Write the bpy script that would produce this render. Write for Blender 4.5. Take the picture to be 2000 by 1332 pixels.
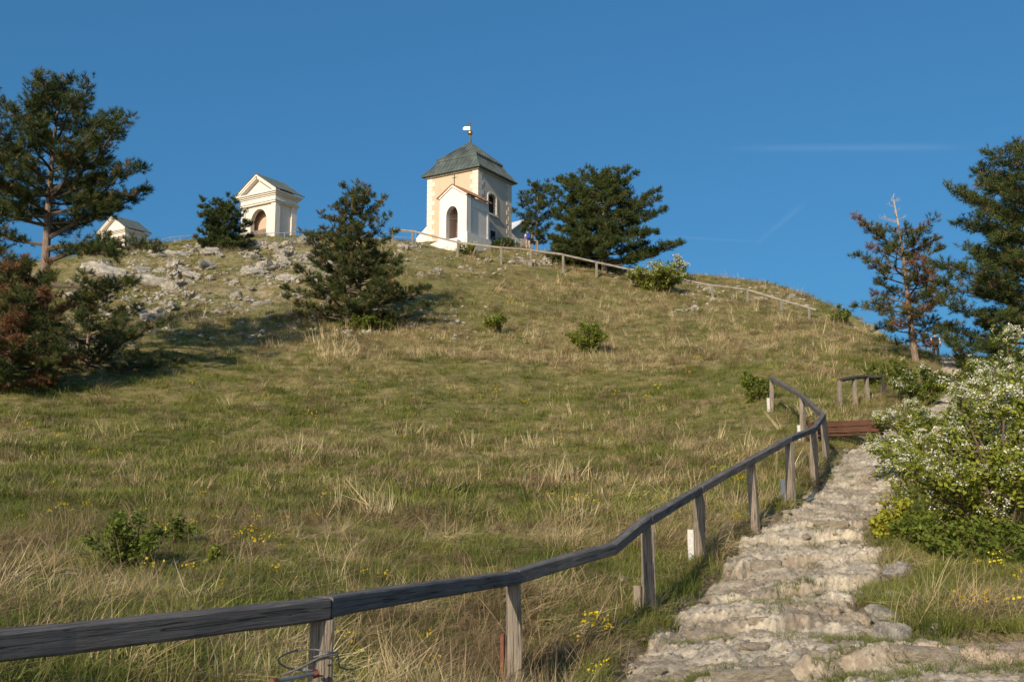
import bpy, bmesh, math, random
import numpy as np
from mathutils import Vector, Matrix, Euler

for o in list(bpy.data.objects):
    bpy.data.objects.remove(o)
SC = bpy.context.scene
COL = SC.collection
R = math.radians

# ------------------------------------------------------------------ camera
EYE = Vector((0.0, 0.0, 1.6))
FPX, CX, CY = 1944.0, 1000.0, 666.0
PITCH = math.atan((960.0 - CY) / FPX)
cam_d = bpy.data.cameras.new('camera')
cam_d.sensor_width = 36.0
cam_d.lens = 36.0 * FPX / 2000.0
cam_d.clip_start = 0.05
cam_d.clip_end = 6000.0
cam = bpy.data.objects.new('camera', cam_d)
COL.objects.link(cam)
cam.location = EYE
cam.rotation_euler = (math.pi / 2 + PITCH, 0, 0)
SC.camera = cam

# ------------------------------------------------------------------ sky and sun
SUN_AZ = math.atan2(-0.44, -0.898)          # clockwise from +Y
SUN_EL = R(25.5)
TO_SUN = Vector((math.sin(SUN_AZ) * math.cos(SUN_EL), math.cos(SUN_AZ) * math.cos(SUN_EL), math.sin(SUN_EL)))
world = bpy.data.worlds.new('World')
SC.world = world
world.use_nodes = True
wn = world.node_tree
wn.nodes.clear()
sky = wn.nodes.new('ShaderNodeTexSky')
sky.sky_type = 'NISHITA'
sky.sun_disc = False
sky.sun_elevation = SUN_EL
sky.sun_rotation = SUN_AZ % (2 * math.pi)
sky.altitude = 0.0
sky.air_density = 1.0
sky.dust_density = 2.0
sky.ozone_density = 3.0
bg = wn.nodes.new('ShaderNodeBackground')
bg.inputs['Strength'].default_value = 0.1
wo = wn.nodes.new('ShaderNodeOutputWorld')
# a saturated, evenly graded spring sky: one tone curve and tint for the whole dome, fading to the plain bright aureole round the sun
sc1 = wn.nodes.new('ShaderNodeVectorMath'); sc1.operation = 'SCALE'; sc1.inputs['Scale'].default_value = 0.1
gam = wn.nodes.new('ShaderNodeGamma'); gam.inputs['Gamma'].default_value = 0.6
tin = wn.nodes.new('ShaderNodeVectorMath'); tin.operation = 'MULTIPLY'; tin.inputs[1].default_value = (0.180, 0.495, 0.766)
sep = wn.nodes.new('ShaderNodeSeparateColor')
mr = wn.nodes.new('ShaderNodeMapRange'); mr.interpolation_type = 'SMOOTHSTEP'; mr.inputs['From Min'].default_value = 0.45; mr.inputs['From Max'].default_value = 0.95
mxs = wn.nodes.new('ShaderNodeMix'); mxs.data_type = 'VECTOR'
sc2 = wn.nodes.new('ShaderNodeVectorMath'); sc2.operation = 'SCALE'; sc2.inputs['Scale'].default_value = 10.0
wn.links.new(sky.outputs['Color'], sc1.inputs[0]); wn.links.new(sc1.outputs[0], gam.inputs['Color']); wn.links.new(sc1.outputs[0], sep.inputs['Color'])
wn.links.new(gam.outputs['Color'], tin.inputs[0]); wn.links.new(sep.outputs[0], mr.inputs['Value']); wn.links.new(mr.outputs['Result'], mxs.inputs[0])
wn.links.new(tin.outputs[0], mxs.inputs[4]); wn.links.new(sc1.outputs[0], mxs.inputs[5]); wn.links.new(mxs.outputs[1], sc2.inputs[0])
tcw = wn.nodes.new('ShaderNodeTexCoord')
def wray(px, py):
    f, u, v = 1944.0, (px - 1000.0) / 1944.0, (666.0 - py) / 1944.0
    c_, s_ = math.cos(PITCH), math.sin(PITCH)
    return Vector((u, c_ - v * s_, s_ + v * c_)).normalized()
def wmath(op, a, b=0.0):
    m_ = wn.nodes.new('ShaderNodeMath'); m_.operation = op; m_.use_clamp = False
    for k_, v_ in ((0, a), (1, b)):
        if isinstance(v_, (int, float)): m_.inputs[k_].default_value = v_
        else: wn.links.new(v_, m_.inputs[k_])
    return m_.outputs[0]
def wdot(vec):
    d_ = wn.nodes.new('ShaderNodeVectorMath'); d_.operation = 'DOT_PRODUCT'; d_.inputs[1].default_value = vec
    wn.links.new(tcw.outputs['Generated'], d_.inputs[0]); return d_.outputs['Value']
wnz = wn.nodes.new('ShaderNodeTexNoise'); wnz.inputs['Scale'].default_value = 14.0; wnz.inputs['Detail'].default_value = 5.0
wn.links.new(tcw.outputs['Generated'], wnz.inputs['Vector'])
wisp = None
for (ax_, ay_), (bx_, by_), sig_, amp_ in (((1470, 290), (1860, 288), 0.0030, 0.10), ((1475, 478), (1568, 400), 0.0022, 0.06), ((1300, 462), (1500, 474), 0.0010, 0.05)):
    A_, B_ = wray(ax_, ay_), wray(bx_, by_); n_ = A_.cross(B_).normalized(); mid_ = (A_ + B_).normalized(); half_ = (A_ - mid_).length
    e_ = wmath('DIVIDE', wdot(n_), sig_); g_ = wmath('EXPONENT', wmath('MULTIPLY', wmath('MULTIPLY', e_, e_), -1.0))
    al_ = (B_ - A_).normalized(); t_ = wmath('DIVIDE', wmath('SUBTRACT', wdot(al_), al_.dot(mid_)), half_)
    t4_ = wmath('MULTIPLY', wmath('MULTIPLY', t_, t_), wmath('MULTIPLY', t_, t_)); w_ = wmath('EXPONENT', wmath('MULTIPLY', t4_, -1.0))
    fw_ = wmath('GREATER_THAN', wdot(mid_), 0.5)
    c1_ = wmath('MULTIPLY', wmath('MULTIPLY', wmath('MULTIPLY', g_, w_), fw_), wmath('MULTIPLY', wnz.outputs['Fac'], amp_))
    wisp = c1_ if wisp is None else wmath('ADD', wisp, c1_)
wmx = wn.nodes.new('ShaderNodeMix'); wmx.data_type = 'VECTOR'
wn.links.new(wisp, wmx.inputs[0]); wn.links.new(sc2.outputs[0], wmx.inputs[4]); wmx.inputs[5].default_value = (8.0, 9.0, 9.5)
wn.links.new(wmx.outputs[1], bg.inputs['Color'])
wn.links.new(bg.outputs['Background'], wo.inputs['Surface'])
sun_d = bpy.data.lights.new('sun', 'SUN')
sun_d.energy = 4.85
sun_d.angle = R(0.53)
sun_d.color = (1.0, 0.85, 0.66)
sun = bpy.data.objects.new('sun', sun_d)
COL.objects.link(sun)
sun.rotation_euler = TO_SUN.to_track_quat('Z', 'Y').to_euler()
sun.location = (-20, -20, 40)
SC.view_settings.view_transform = 'Standard'
SC.view_settings.look = 'None'
SC.view_settings.gamma = 1.0
SC.view_settings.exposure = 0.1
SC.view_settings.use_curve_mapping = False
SC.render.resolution_x, SC.render.resolution_y = 1024, 681
SC.render.engine = 'CYCLES'
SC.cycles.max_bounces = 4
SC.cycles.diffuse_bounces = 2
SC.cycles.transparent_max_bounces = 4

# ------------------------------------------------------------------ helpers: pixels, noise, terrain
def ray(px, py):
    u = (px - CX) / FPX
    v = (CY - py) / FPX
    c, s = math.cos(PITCH), math.sin(PITCH)
    return Vector((u, c - v * s, s + v * c))

def pix(px, py, d):
    r = ray(px, py)
    return EYE + r * (d / r.y)

def proj(p):
    q = Vector(p) - EYE
    c, s = math.cos(PITCH), math.sin(PITCH)
    z = q.y * c + q.z * s
    return CX + FPX * q.x / z, CY - FPX * (-q.y * s + q.z * c) / z

def _hash(ix, iy, iz, seed):
    n = (ix.astype(np.int64) * 374761393 + iy.astype(np.int64) * 668265263 + iz.astype(np.int64) * 2147483647 + seed * 144269504) & 0xffffffff
    n = ((n ^ (n >> 13)) * 1274126177) & 0xffffffff
    n = ((n ^ (n >> 16)) * 2246822519) & 0xffffffff
    n = n ^ (n >> 15)
    return (n & 0xffffff) / float(0xffffff)

def vnoise(x, y, z=None, seed=0):
    x = np.asarray(x, float); y = np.asarray(y, float)
    if z is None:
        ix, iy = np.floor(x), np.floor(y)
        fx, fy = x - ix, y - iy
        fx = fx * fx * (3 - 2 * fx); fy = fy * fy * (3 - 2 * fy)
        o = np.zeros_like(ix)
        a = _hash(ix, iy, o, seed); b_ = _hash(ix + 1, iy, o, seed); c = _hash(ix, iy + 1, o, seed); d = _hash(ix + 1, iy + 1, o, seed)
        return ((a + (b_ - a) * fx) * (1 - fy) + (c + (d - c) * fx) * fy) * 2 - 1
    z = np.asarray(z, float)
    ix, iy, iz = np.floor(x), np.floor(y), np.floor(z)
    fx, fy, fz = x - ix, y - iy, z - iz
    fx, fy, fz = [f * f * (3 - 2 * f) for f in (fx, fy, fz)]
    r = 0
    for dx in (0, 1):
        for dy in (0, 1):
            for dz in (0, 1):
                w = (fx if dx else 1 - fx) * (fy if dy else 1 - fy) * (fz if dz else 1 - fz)
                r = r + w * _hash(ix + dx, iy + dy, iz + dz, seed)
    return r * 2 - 1

def fbm(x, y, z=None, seed=0, oct=4, gain=0.5):
    r, a, f = 0, 1.0, 1.0
    for o in range(oct):
        r = r + a * vnoise(np.asarray(x) * f, np.asarray(y) * f, None if z is None else np.asarray(z) * f, seed + o * 17)
        a *= gain; f *= 2.03
    return r

def worley(x, y, seed=0):
    x = np.asarray(x, float); y = np.asarray(y, float)
    ix, iy = np.floor(x), np.floor(y)
    f1 = np.full(x.shape, 9.0); f2 = np.full(x.shape, 9.0); cid = np.zeros(x.shape)
    zz = np.zeros_like(ix)
    for dx in (-1, 0, 1):
        for dy in (-1, 0, 1):
            hx = _hash(ix + dx, iy + dy, zz, seed); hy = _hash(ix + dx, iy + dy, zz + 1, seed)
            d = np.hypot(ix + dx + hx - x, iy + dy + hy - y)
            m = d < f1
            f2 = np.where(m, f1, np.minimum(f2, d)); cid = np.where(m, _hash(ix + dx, iy + dy, zz + 2, seed), cid)
            f1 = np.where(m, d, f1)
    return f1, f2, cid

def sstep(a, b, x):
    t = np.clip((np.asarray(x, float) - a) / (b - a), 0, 1)
    return t * t * (3 - 2 * t)

CTRL = [  # photo column, row, distance: where the hillside surface was read off
 (-300,1332,5.6),(-300,1000,15),(-300,760,35),(-300,620,53),(-300,530,66),
 (0,1332,6.0),(0,1200,8.5),(0,1000,16),(0,850,28),(0,760,36),(0,700,43),(0,620,54),(0,560,62),(0,518,70),
 (250,1332,6.6),(250,1200,8.8),(250,1000,17),(250,850,29),(250,760,37.5),(250,690,45),(250,620,53),(250,550,61),(250,506,68),(250,487,75),(245,492,104),
 (500,1332,7.0),(500,1200,9.2),(500,1000,17.5),(500,850,30),(500,760,38.5),(500,690,46.5),(500,630,53),(500,560,61),(500,500,69),(500,470,77),(500,466,86),
 (750,1332,7.9),(750,1200,10.4),(750,1000,18),(750,850,30.5),(750,760,39.5),(750,690,47),(750,640,53),(750,560,62),(750,510,69.5),(750,484,77),(750,476,88),
 (1000,1332,8.3),(1000,1200,11),(1000,1000,18.5),(1000,850,31),(1000,760,41),(1000,690,49),(1000,640,55),(1000,570,64),(1000,517,72),(890,490,79),(1000,494,80),(1040,490,88),(880,478,90),
 (1262,1208,11),(1250,1000,18.5),(1250,850,31),(1250,760,41),(1250,690,50),(1250,640,57),(1250,585,66),(1250,552,73),(1250,532,81),
 (1500,1332,7.3),(1500,1205,10.5),(1490,1015,16),(1500,900,24),(1500,800,32),(1500,740,40),(1500,690,48),(1500,650,55),(1500,603,68),(1500,578,75),(1500,561,83),(1391,588,70),(1391,541,83),(1580,626,69.5),(1600,590,81),
 (1700,1332,7.2),(1750,1180,10.8),(1700,1060,14),(1750,945,20),(1750,862,26),(1680,795,33),(1700,745,39),(1700,692,47),(1700,654,57),(1690,632,70),
 (1850,1250,8.8),(1850,1100,12.6),(1850,950,18.8),(1850,855,25),(1850,785,33),(1850,735,41),(1850,708,51),
 (2000,1300,7.6),(2000,1150,11),(2000,1005,16),(2000,885,22.5),(2000,795,31),(2000,745,39),(2000,722,46),
 (2300,1300,7.0),(2300,1000,15),(2300,850,24),(2300,780,34),
]
CREST = [(-300,530,66),(0,518,70),(500,466,90),(750,476,92),(900,478,95),(1250,528,84),(1391,540,85),(1500,560,86),(1600,589,84),(1690,632,72),(1850,708,51),(2000,722,46),(2300,780,36)]
pts = [tuple(pix(*c)) for c in CTRL]
for c in CREST:
    p = pix(*c)
    dd = Vector((p.x, p.y, 0)).normalized()
    for ext, dz in ((14, -2.2), (34, -9.5), (60, -20)):
        q = p + dd * ext
        pts.append((q.x, q.y, p.z + dz))
p = pix(245, 492, 106); pts += [(p.x - 3, p.y + 14, p.z - 1), (p.x - 8, p.y + 35, p.z - 8)]
pts += [(0,0,0.0),(-6,0,-.15),(6,0,.05),(0,-10,-1.2),(-20,-10,-1.6),(20,-10,-.6),(-.95,5.0,.05),(-2.6,2,.0),(0,8.2,-.05)]
PT = np.array(pts)

def _tps(r2):
    return np.where(r2 > 1e-9, 0.5 * r2 * np.log(np.maximum(r2, 1e-9)), 0)
_n = len(PT)
_S = 20.0
_X = PT[:, :2] / _S
_A = np.zeros((_n + 3, _n + 3))
_A[:_n, :_n] = _tps(((_X[:, None] - _X[None]) ** 2).sum(-1)) + np.eye(_n) * 0.002
_A[:_n, _n] = 1; _A[:_n, _n + 1:] = _X; _A[_n, :_n] = 1; _A[_n + 1:, :_n] = _X.T
_W = np.linalg.solve(_A, np.concatenate([PT[:, 2], [0, 0, 0]]))
GX0, GX1, GY0, GY1, GS = -90.0, 70.0, -16.0, 150.0, 0.4
_gx = np.arange(GX0, GX1 + GS, GS); _gy = np.arange(GY0, GY1 + GS, GS)
_G = np.zeros((len(_gy), len(_gx)))
for j, yy in enumerate(_gy):
    q = np.stack([_gx, np.full_like(_gx, yy)], 1) / _S
    r2 = ((q[:, None] - _X[None]) ** 2).sum(-1)
    _G[j] = _tps(r2) @ _W[:_n] + _W[_n] + q @ _W[_n + 1:]

def H0(x, y):
    x = np.asarray(x, float); y = np.asarray(y, float)
    fx = np.clip((x - GX0) / GS, 0, len(_gx) - 1.001); fy = np.clip((y - GY0) / GS, 0, len(_gy) - 1.001)
    ix = fx.astype(int); iy = fy.astype(int); ax = fx - ix; ay = fy - iy
    z = (_G[iy, ix] * (1 - ax) + _G[iy, ix + 1] * ax) * (1 - ay) + (_G[iy + 1, ix] * (1 - ax) + _G[iy + 1, ix + 1] * ax) * ay
    ox = np.maximum(0, np.maximum(GX0 + 25 - x, x - (GX1 - 15))); oy = np.maximum(0, np.maximum(GY0 + 4 - y, y - (GY1 - 25)))
    out = sstep(0, 150, np.hypot(ox, oy))
    return z * (1 - out) + (-60.0) * out

def rockmask(x, y):
    m = sstep(50, 58, y) * sstep(-3, -9, np.asarray(x) + 0.0 * y) * sstep(-60, -40, x)
    m2 = 0.75 * sstep(44, 52, y) * sstep(-14, -22, x)
    return np.clip(np.maximum(m, m2), 0, 1) * np.clip(0.55 + 0.9 * fbm(np.asarray(x) / 5, np.asarray(y) / 4, seed=71, oct=3), 0, 1)

def H1(x, y):
    """hillside surface, path not yet cut"""
    x = np.asarray(x, float); y = np.asarray(y, float)
    z = H0(x, y)
    far = sstep(8, 40, y)
    z = z + (0.05 + 0.10 * far) * fbm(x / 2.2, y / 2.2, seed=3, oct=4) * sstep(300, 120, np.hypot(x, y))
    rm = rockmask(x, y)
    rid = 1 - np.abs(fbm(x / 2.6 + 3, y / 1.5, seed=9, oct=4))
    z = z + rm * (0.55 * (rid - 0.6))
    return z

# path edges: distance, left x, right x
PATH = np.array([(2.0,-0.6,5.6),(4.5,0.1,6.2),(6.0,.45,6.0),(7.2,.55,5.6),(8.1,.72,4.9),(8.9,.90,3.7),(10.0,1.33,3.55),(11.5,1.92,3.9),(13.0,2.65,4.6),(14.5,3.27,5.2),(16,4.0,5.75),
  (18,5.0,6.9),(20,5.85,7.85),(22,6.85,8.7),(24,7.85,9.6),(26,8.75,10.5),(28,10.2,11.9),(30.5,12.2,13.7),(33,14.0,15.3),(38,16.7,17.6),(44,19.0,20.0),(50,21.2,22.2)])
def path_lr(y):
    return np.interp(y, PATH[:, 0], PATH[:, 1]), np.interp(y, PATH[:, 0], PATH[:, 2])
def path_mask(x, y):
    l, r = path_lr(y)
    e = 0.16 * fbm(np.asarray(x) * 1.7, np.asarray(y) * 1.7, seed=21, oct=3)
    m = np.minimum(sstep(-0.22, 0.22, np.asarray(x) - l + e), sstep(-0.22, 0.22, r - np.asarray(x) + e * 1.4))
    return m * sstep(50, 47, y) * sstep(1.5, 2.5, y)
def H(x, y):
    return H1(x, y) - 0.32 * path_mask(x, y)
def hz(x, y):
    return float(H1(np.array([x]), np.array([y]))[0])
def hit(px, py, dmin=3.0, dmax=120.0):
    r = ray(px, py)
    d = np.arange(dmin, dmax, 0.05)
    x = EYE.x + r.x / r.y * d; z = EYE.z + r.z / r.y * d
    below = z <= H0(x, d)
    k = int(np.argmax(below)) if below.any() else len(d) - 1
    return Vector((x[k], d[k], float(H1(x[k:k + 1], d[k:k + 1])[0])))
def hits(P, dmin=3.0, dmax=110.0):
    """vectorised hit for an array of pixel positions"""
    P = np.asarray(P, float)
    u = (P[:, 0] - CX) / FPX; v = (CY - P[:, 1]) / FPX
    c, s = math.cos(PITCH), math.sin(PITCH)
    dy = c - v * s; rx = u / dy; rz = (s + v * c) / dy
    out = np.full(len(P), np.nan); live = np.ones(len(P), bool)
    d = dmin
    while d < dmax:
        i = np.where(live)[0]
        if len(i) == 0: break
        h = H0(rx[i] * d, np.full(len(i), d))
        b = (EYE.z + rz[i] * d) <= h
        out[i[b]] = d; live[i[b]] = False
        d += max(0.08, d * 0.006)
    ok = ~np.isnan(out)
    x = rx * out
    return x[ok], out[ok], ok

# ------------------------------------------------------------------ helpers: objects
def tag(o, label=None, cat=None, group=None, kind=None):
    if label: o['label'] = label
    if cat: o['category'] = cat
    if group: o['group'] = group
    if kind: o['kind'] = kind
    return o
def empty(name, loc=(0, 0, 0), rz=0.0):
    o = bpy.data.objects.new(name, None)
    o.empty_display_size = 0.3
    COL.objects.link(o)
    o.location = loc
    o.rotation_euler = (0, 0, rz)
    return o
def link(name, me, mat=None, parent=None, loc=None):
    o = bpy.data.objects.new(name, me)
    COL.objects.link(o)
    if mat and len(me.materials) == 0: me.materials.append(mat)
    if parent: o.parent = parent
    if loc is not None: o.location = loc
    return o
def np_mesh(name, V, F, tint=None, smooth=False, attrs=None):
    V = np.asarray(V, np.float32); F = np.asarray(F, np.int32)
    me = bpy.data.meshes.new(name)
    me.vertices.add(len(V)); me.vertices.foreach_set('co', V.ravel())
    k = F.shape[1]
    me.loops.add(F.size); me.loops.foreach_set('vertex_index', F.ravel())
    me.polygons.add(len(F)); me.polygons.foreach_set('loop_start', np.arange(len(F), dtype=np.int32) * k)
    if smooth: me.polygons.foreach_set('use_smooth', np.ones(len(F), bool))
    me.update(calc_edges=True)
    at = dict(attrs or {})
    if tint is not None: at['tint'] = tint
    for n, a in at.items():
        x = me.attributes.new(n, 'FLOAT', 'POINT'); x.data.foreach_set('value', np.asarray(a, np.float32))
    return me
class MB:
    def __init__(self):
        self.v = []; self.f = []; self.t = []
    def add(self, vs, fs, t=0.5):
        b = len(self.v)
        self.v += [tuple(v) for v in vs]; self.t += [t] * len(vs)
        self.f += [tuple(i + b for i in f) for f in fs]
    def box(self, c, s, rot=None, t=0.5):
        hx, hy, hz_ = s[0] / 2, s[1] / 2, s[2] / 2
        vs = [Vector((x, y, z)) for z in (-hz_, hz_) for y in (-hy, hy) for x in (-hx, hx)]
        if rot is not None: vs = [rot @ v for v in vs]
        c = Vector(c)
        self.add([v + c for v in vs], [(0, 2, 3, 1), (4, 5, 7, 6), (0, 1, 5, 4), (2, 6, 7, 3), (0, 4, 6, 2), (1, 3, 7, 5)], t)
    def prism(self, poly, y0, y1, t=0.5):
        """polygon in local xz, counter-clockwise seen from -y, extruded y0..y1"""
        n = len(poly)
        vs = [(x, y0, z) for x, z in poly] + [(x, y1, z) for x, z in poly]
        fs = [tuple(range(n)), tuple(range(2 * n - 1, n - 1, -1))]
        for i in range(n):
            j = (i + 1) % n
            fs.append((j, i, i + n, j + n))
        self.add(vs, fs, t)
    def tube(self, P, rad, n=6, cap=True, t=0.5):
        P = [Vector(p) for p in P]
        ref = Vector((0, 0, 1)) if abs((P[-1] - P[0]).normalized().z) < 0.9 else Vector((1, 0, 0))
        vs = []
        for i, p in enumerate(P):
            d = (P[min(i + 1, len(P) - 1)] - P[max(i - 1, 0)]).normalized()
            a = d.cross(ref).normalized(); b = d.cross(a)
            r = rad[i] if hasattr(rad, '__len__') else rad
            for k in range(n):
                an = 2 * math.pi * k / n
                vs.append(p + (a * math.cos(an) + b * math.sin(an)) * r)
        fs = []
        for i in range(len(P) - 1):
            for k in range(n):
                k2 = (k + 1) % n
                fs.append((i * n + k, i * n + k2, (i + 1) * n + k2, (i + 1) * n + k))
        if cap:
            fs.append(tuple(range(n - 1, -1, -1))); fs.append(tuple(range((len(P) - 1) * n, len(P) * n)))
        self.add(vs, fs, t)
    def mesh(self, name, smooth=False):
        me = bpy.data.meshes.new(name)
        me.from_pydata(self.v, [], self.f)
        a = me.attributes.new('tint', 'FLOAT', 'POINT'); a.data.foreach_set('value', np.array(self.t, np.float32))
        bm = bmesh.new(); bm.from_mesh(me); bmesh.ops.recalc_face_normals(bm, faces=bm.faces); bm.to_mesh(me); bm.free()
        if smooth:
            for p_ in me.polygons: p_.use_smooth = True
        me.update()
        return me
    def build(self, name, mat, parent=None, loc=None, smooth=False, bevel=0.0):
        o = link(name, self.mesh(name, smooth), mat, parent, loc)
        if bevel > 0:
            m = o.modifiers.new('bevel', 'BEVEL'); m.width = bevel; m.segments = 2; m.limit_method = 'ANGLE'
        return o

# ------------------------------------------------------------------ materials
def ramp(nt, fac, stops):
    r = nt.nodes.new('ShaderNodeValToRGB')
    while len(r.color_ramp.elements) < len(stops): r.color_ramp.elements.new(0.5)
    for e, (pos, c) in zip(r.color_ramp.elements, stops):
        e.position = pos; e.color = (*c, 1)
    nt.links.new(fac, r.inputs['Fac'])
    return r.outputs['Color']
def nmat(name):
    m = bpy.data.materials.new(name); m.use_nodes = True
    nt = m.node_tree; nt.nodes.clear()
    out = nt.nodes.new('ShaderNodeOutputMaterial')
    b = nt.nodes.new('ShaderNodeBsdfPrincipled')
    nt.links.new(b.outputs['BSDF'], out.inputs['Surface'])
    b.inputs['Specular IOR Level'].default_value = 0.25
    return m, nt, b, out
def tex(nt, kind, scale, coord='Object', stretch=None, detail=4.0, rough=0.55, out=None, w=None):
    tc = nt.nodes.new('ShaderNodeTexCoord')
    src = tc.outputs[coord]
    if stretch:
        mp = nt.nodes.new('ShaderNodeMapping'); mp.inputs['Scale'].default_value = stretch
        nt.links.new(src, mp.inputs['Vector']); src = mp.outputs['Vector']
    n = nt.nodes.new('ShaderNodeTexNoise' if kind == 'noise' else 'ShaderNodeTexVoronoi')
    n.inputs['Scale'].default_value = scale
    if kind == 'noise':
        n.inputs['Detail'].default_value = detail; n.inputs['Roughness'].default_value = rough
    nt.links.new(src, n.inputs['Vector'])
    return n.outputs['Fac'] if kind == 'noise' else n.outputs['Distance']
def attr(nt, name, inst=False):
    a = nt.nodes.new('ShaderNodeAttribute'); a.attribute_name = name
    if inst: a.attribute_type = 'INSTANCER'
    return a.outputs['Fac']
def mixc(nt, fac, a, b, mode='MIX'):
    m = nt.nodes.new('ShaderNodeMix'); m.data_type = 'RGBA'; m.blend_type = mode
    for sock, val in ((m.inputs[0], fac), (m.inputs[6], a), (m.inputs[7], b)):
        if isinstance(val, (int, float)): sock.default_value = val
        elif isinstance(val, tuple): sock.default_value = (*val, 1)
        else: nt.links.new(val, sock)
    return m.outputs[2]
def math_(nt, op, a, b=0.0, clamp=False):
    m = nt.nodes.new('ShaderNodeMath'); m.operation = op; m.use_clamp = clamp
    for sock, val in ((m.inputs[0], a), (m.inputs[1], b)):
        if isinstance(val, (int, float)): sock.default_value = val
        else: nt.links.new(val, sock)
    return m.outputs[0]
def bump(nt, b, h, strength=0.5, dist=0.02):
    n = nt.nodes.new('ShaderNodeBump'); n.inputs['Strength'].default_value = strength; n.inputs['Distance'].default_value = dist
    nt.links.new(h, n.inputs['Height']); nt.links.new(n.outputs['Normal'], b.inputs['Normal'])
def simple(name, col, rough=0.8, var=0.15, scale=4.0, metal=0.0, stretch=None, bumps=0.0, bdist=0.01, detail=5.0):
    m, nt, b, out = nmat(name)
    n = tex(nt, 'noise', scale, stretch=stretch, detail=detail)
    c = ramp(nt, n, [(0.3, tuple(x * (1 - var) for x in col)), (0.7, tuple(min(1, x * (1 + var)) for x in col))])
    nt.links.new(c, b.inputs['Base Color'])
    b.inputs['Roughness'].default_value = rough; b.inputs['Metallic'].default_value = metal
    if bumps: bump(nt, b, n, bumps, bdist)
    return m
def leafmat(name, stops, inst=False, rough=0.6, trans=0.35, spec=0.2):
    """thin leaf: diffuse + translucent, colour from the 'tint' attribute"""
    m, nt, b, out = nmat(name)
    t = attr(nt, 'tint', inst)
    if inst:
        t2 = attr(nt, 'tint'); t = math_(nt, 'ADD', t, math_(nt, 'MULTIPLY', math_(nt, 'SUBTRACT', t2, 0.5), 0.5))
    c = ramp(nt, t, stops)
    nt.links.new(c, b.inputs['Base Color']); b.inputs['Roughness'].default_value = rough
    b.inputs['Specular IOR Level'].default_value = spec
    tr = nt.nodes.new('ShaderNodeBsdfTranslucent'); nt.links.new(c, tr.inputs['Color'])
    mx = nt.nodes.new('ShaderNodeMixShader'); mx.inputs[0].default_value = trans
    nt.links.new(b.outputs['BSDF'], mx.inputs[1]); nt.links.new(tr.outputs['BSDF'], mx.inputs[2])
    nt.links.new(mx.outputs['Shader'], out.inputs['Surface'])
    return m
M = {}
def rock_material(name, dark, mid, light, moss=0.0, sc=1.0):
    m, nt, b, out = nmat(name)
    n1 = tex(nt, 'noise', 2.2 * sc, detail=8, rough=0.65)
    n2 = tex(nt, 'noise', 14 * sc, detail=6, rough=0.7)
    c = ramp(nt, n1, [(0.32, dark), (0.5, mid), (0.68, light)])
    c2 = ramp(nt, n2, [(0.35, (0.55, 0.53, 0.5)), (0.6, (1.12, 1.1, 1.06))])
    c = mixc(nt, 0.75, c, c2, 'MULTIPLY')
    n3 = tex(nt, 'noise', 5 * sc, detail=3)
    c = mixc(nt, math_(nt, 'MULTIPLY', math_(nt, 'SUBTRACT', n3, 0.56), 5.0, True), c, (0.20, 0.17, 0.11))
    nt.links.new(c, b.inputs['Base Color'])
    b.inputs['Roughness'].default_value = 0.92
    h = math_(nt, 'ADD', n2, math_(nt, 'MULTIPLY', n1, 2.0))
    bump(nt, b, h, 0.8, 0.06)
    return m
M['rock'] = rock_material('limestone_grey', (0.17, 0.157, 0.133), (0.385, 0.36, 0.312), (0.56, 0.525, 0.465))
M['stone'] = rock_material('limestone_path', (0.30, 0.255, 0.19), (0.47, 0.41, 0.32), (0.60, 0.54, 0.43), sc=1.6)
# weathered wood: grain along local x (rails) or local z (posts)
def wood(name, a, b_, stretch, sc=1.0, knots=True):
    m, nt, b, out = nmat(name)
    g = tex(nt, 'noise', 9 * sc, stretch=stretch, detail=8, rough=0.65)
    big = tex(nt, 'noise', 1.7, detail=3)
    c = ramp(nt, g, [(0.3, a), (0.72, b_)])
    c = mixc(nt, 0.8, c, ramp(nt, big, [(0.3, (0.62, 0.62, 0.63)), (0.7, (1.1, 1.08, 1.05))]), 'MULTIPLY')
    fine = tex(nt, 'noise', 30 * sc, stretch=stretch, detail=4)
    c = mixc(nt, math_(nt, 'MULTIPLY', math_(nt, 'SUBTRACT', 0.36, fine), 9.0, True), c, tuple(x * 0.3 for x in a))
    kn = tex(nt, 'voronoi', 1.0, stretch=tuple(min(x, 3.0) * (2.2 if x < 1 else 1.6) for x in stretch))
    c = mixc(nt, math_(nt, 'MULTIPLY', math_(nt, 'SUBTRACT', 0.16, kn), 9.0, True), c, tuple(x * 0.35 for x in a))
    crk = tex(nt, 'noise', 5 * sc, stretch=tuple(x * (0.35 if x < 1 else 1.0) for x in stretch), detail=2)
    ck = math_(nt, 'SUBTRACT', 1.0, math_(nt, 'MULTIPLY', math_(nt, 'ABSOLUTE', math_(nt, 'SUBTRACT', crk, 0.5)), 60.0), True)
    c = mixc(nt, math_(nt, 'MULTIPLY', ck, 0.8), c, tuple(x * 0.2 for x in a))
    nt.links.new(c, b.inputs['Base Color']); b.inputs['Roughness'].default_value = 0.85
    bump(nt, b, math_(nt, 'SUBTRACT', math_(nt, 'ADD', g, fine), math_(nt, 'MULTIPLY', ck, 1.5)), 0.7, 0.012)
    return m
M['rail_wood'] = wood('weathered_rail_wood', (0.105, 0.098, 0.092), (0.215, 0.20, 0.188), (0.35, 6, 6))
M['post_wood'] = wood('weathered_post_wood', (0.22, 0.18, 0.14), (0.40, 0.34, 0.27), (6, 6, 0.3))
M['pale_wood'] = wood('pale_rail_wood', (0.24, 0.215, 0.18), (0.40, 0.365, 0.31), (0.35, 6, 6))
M['log'] = wood('dark_log', (0.05, 0.045, 0.04), (0.11, 0.10, 0.09), (0.4, 6, 6))
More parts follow.
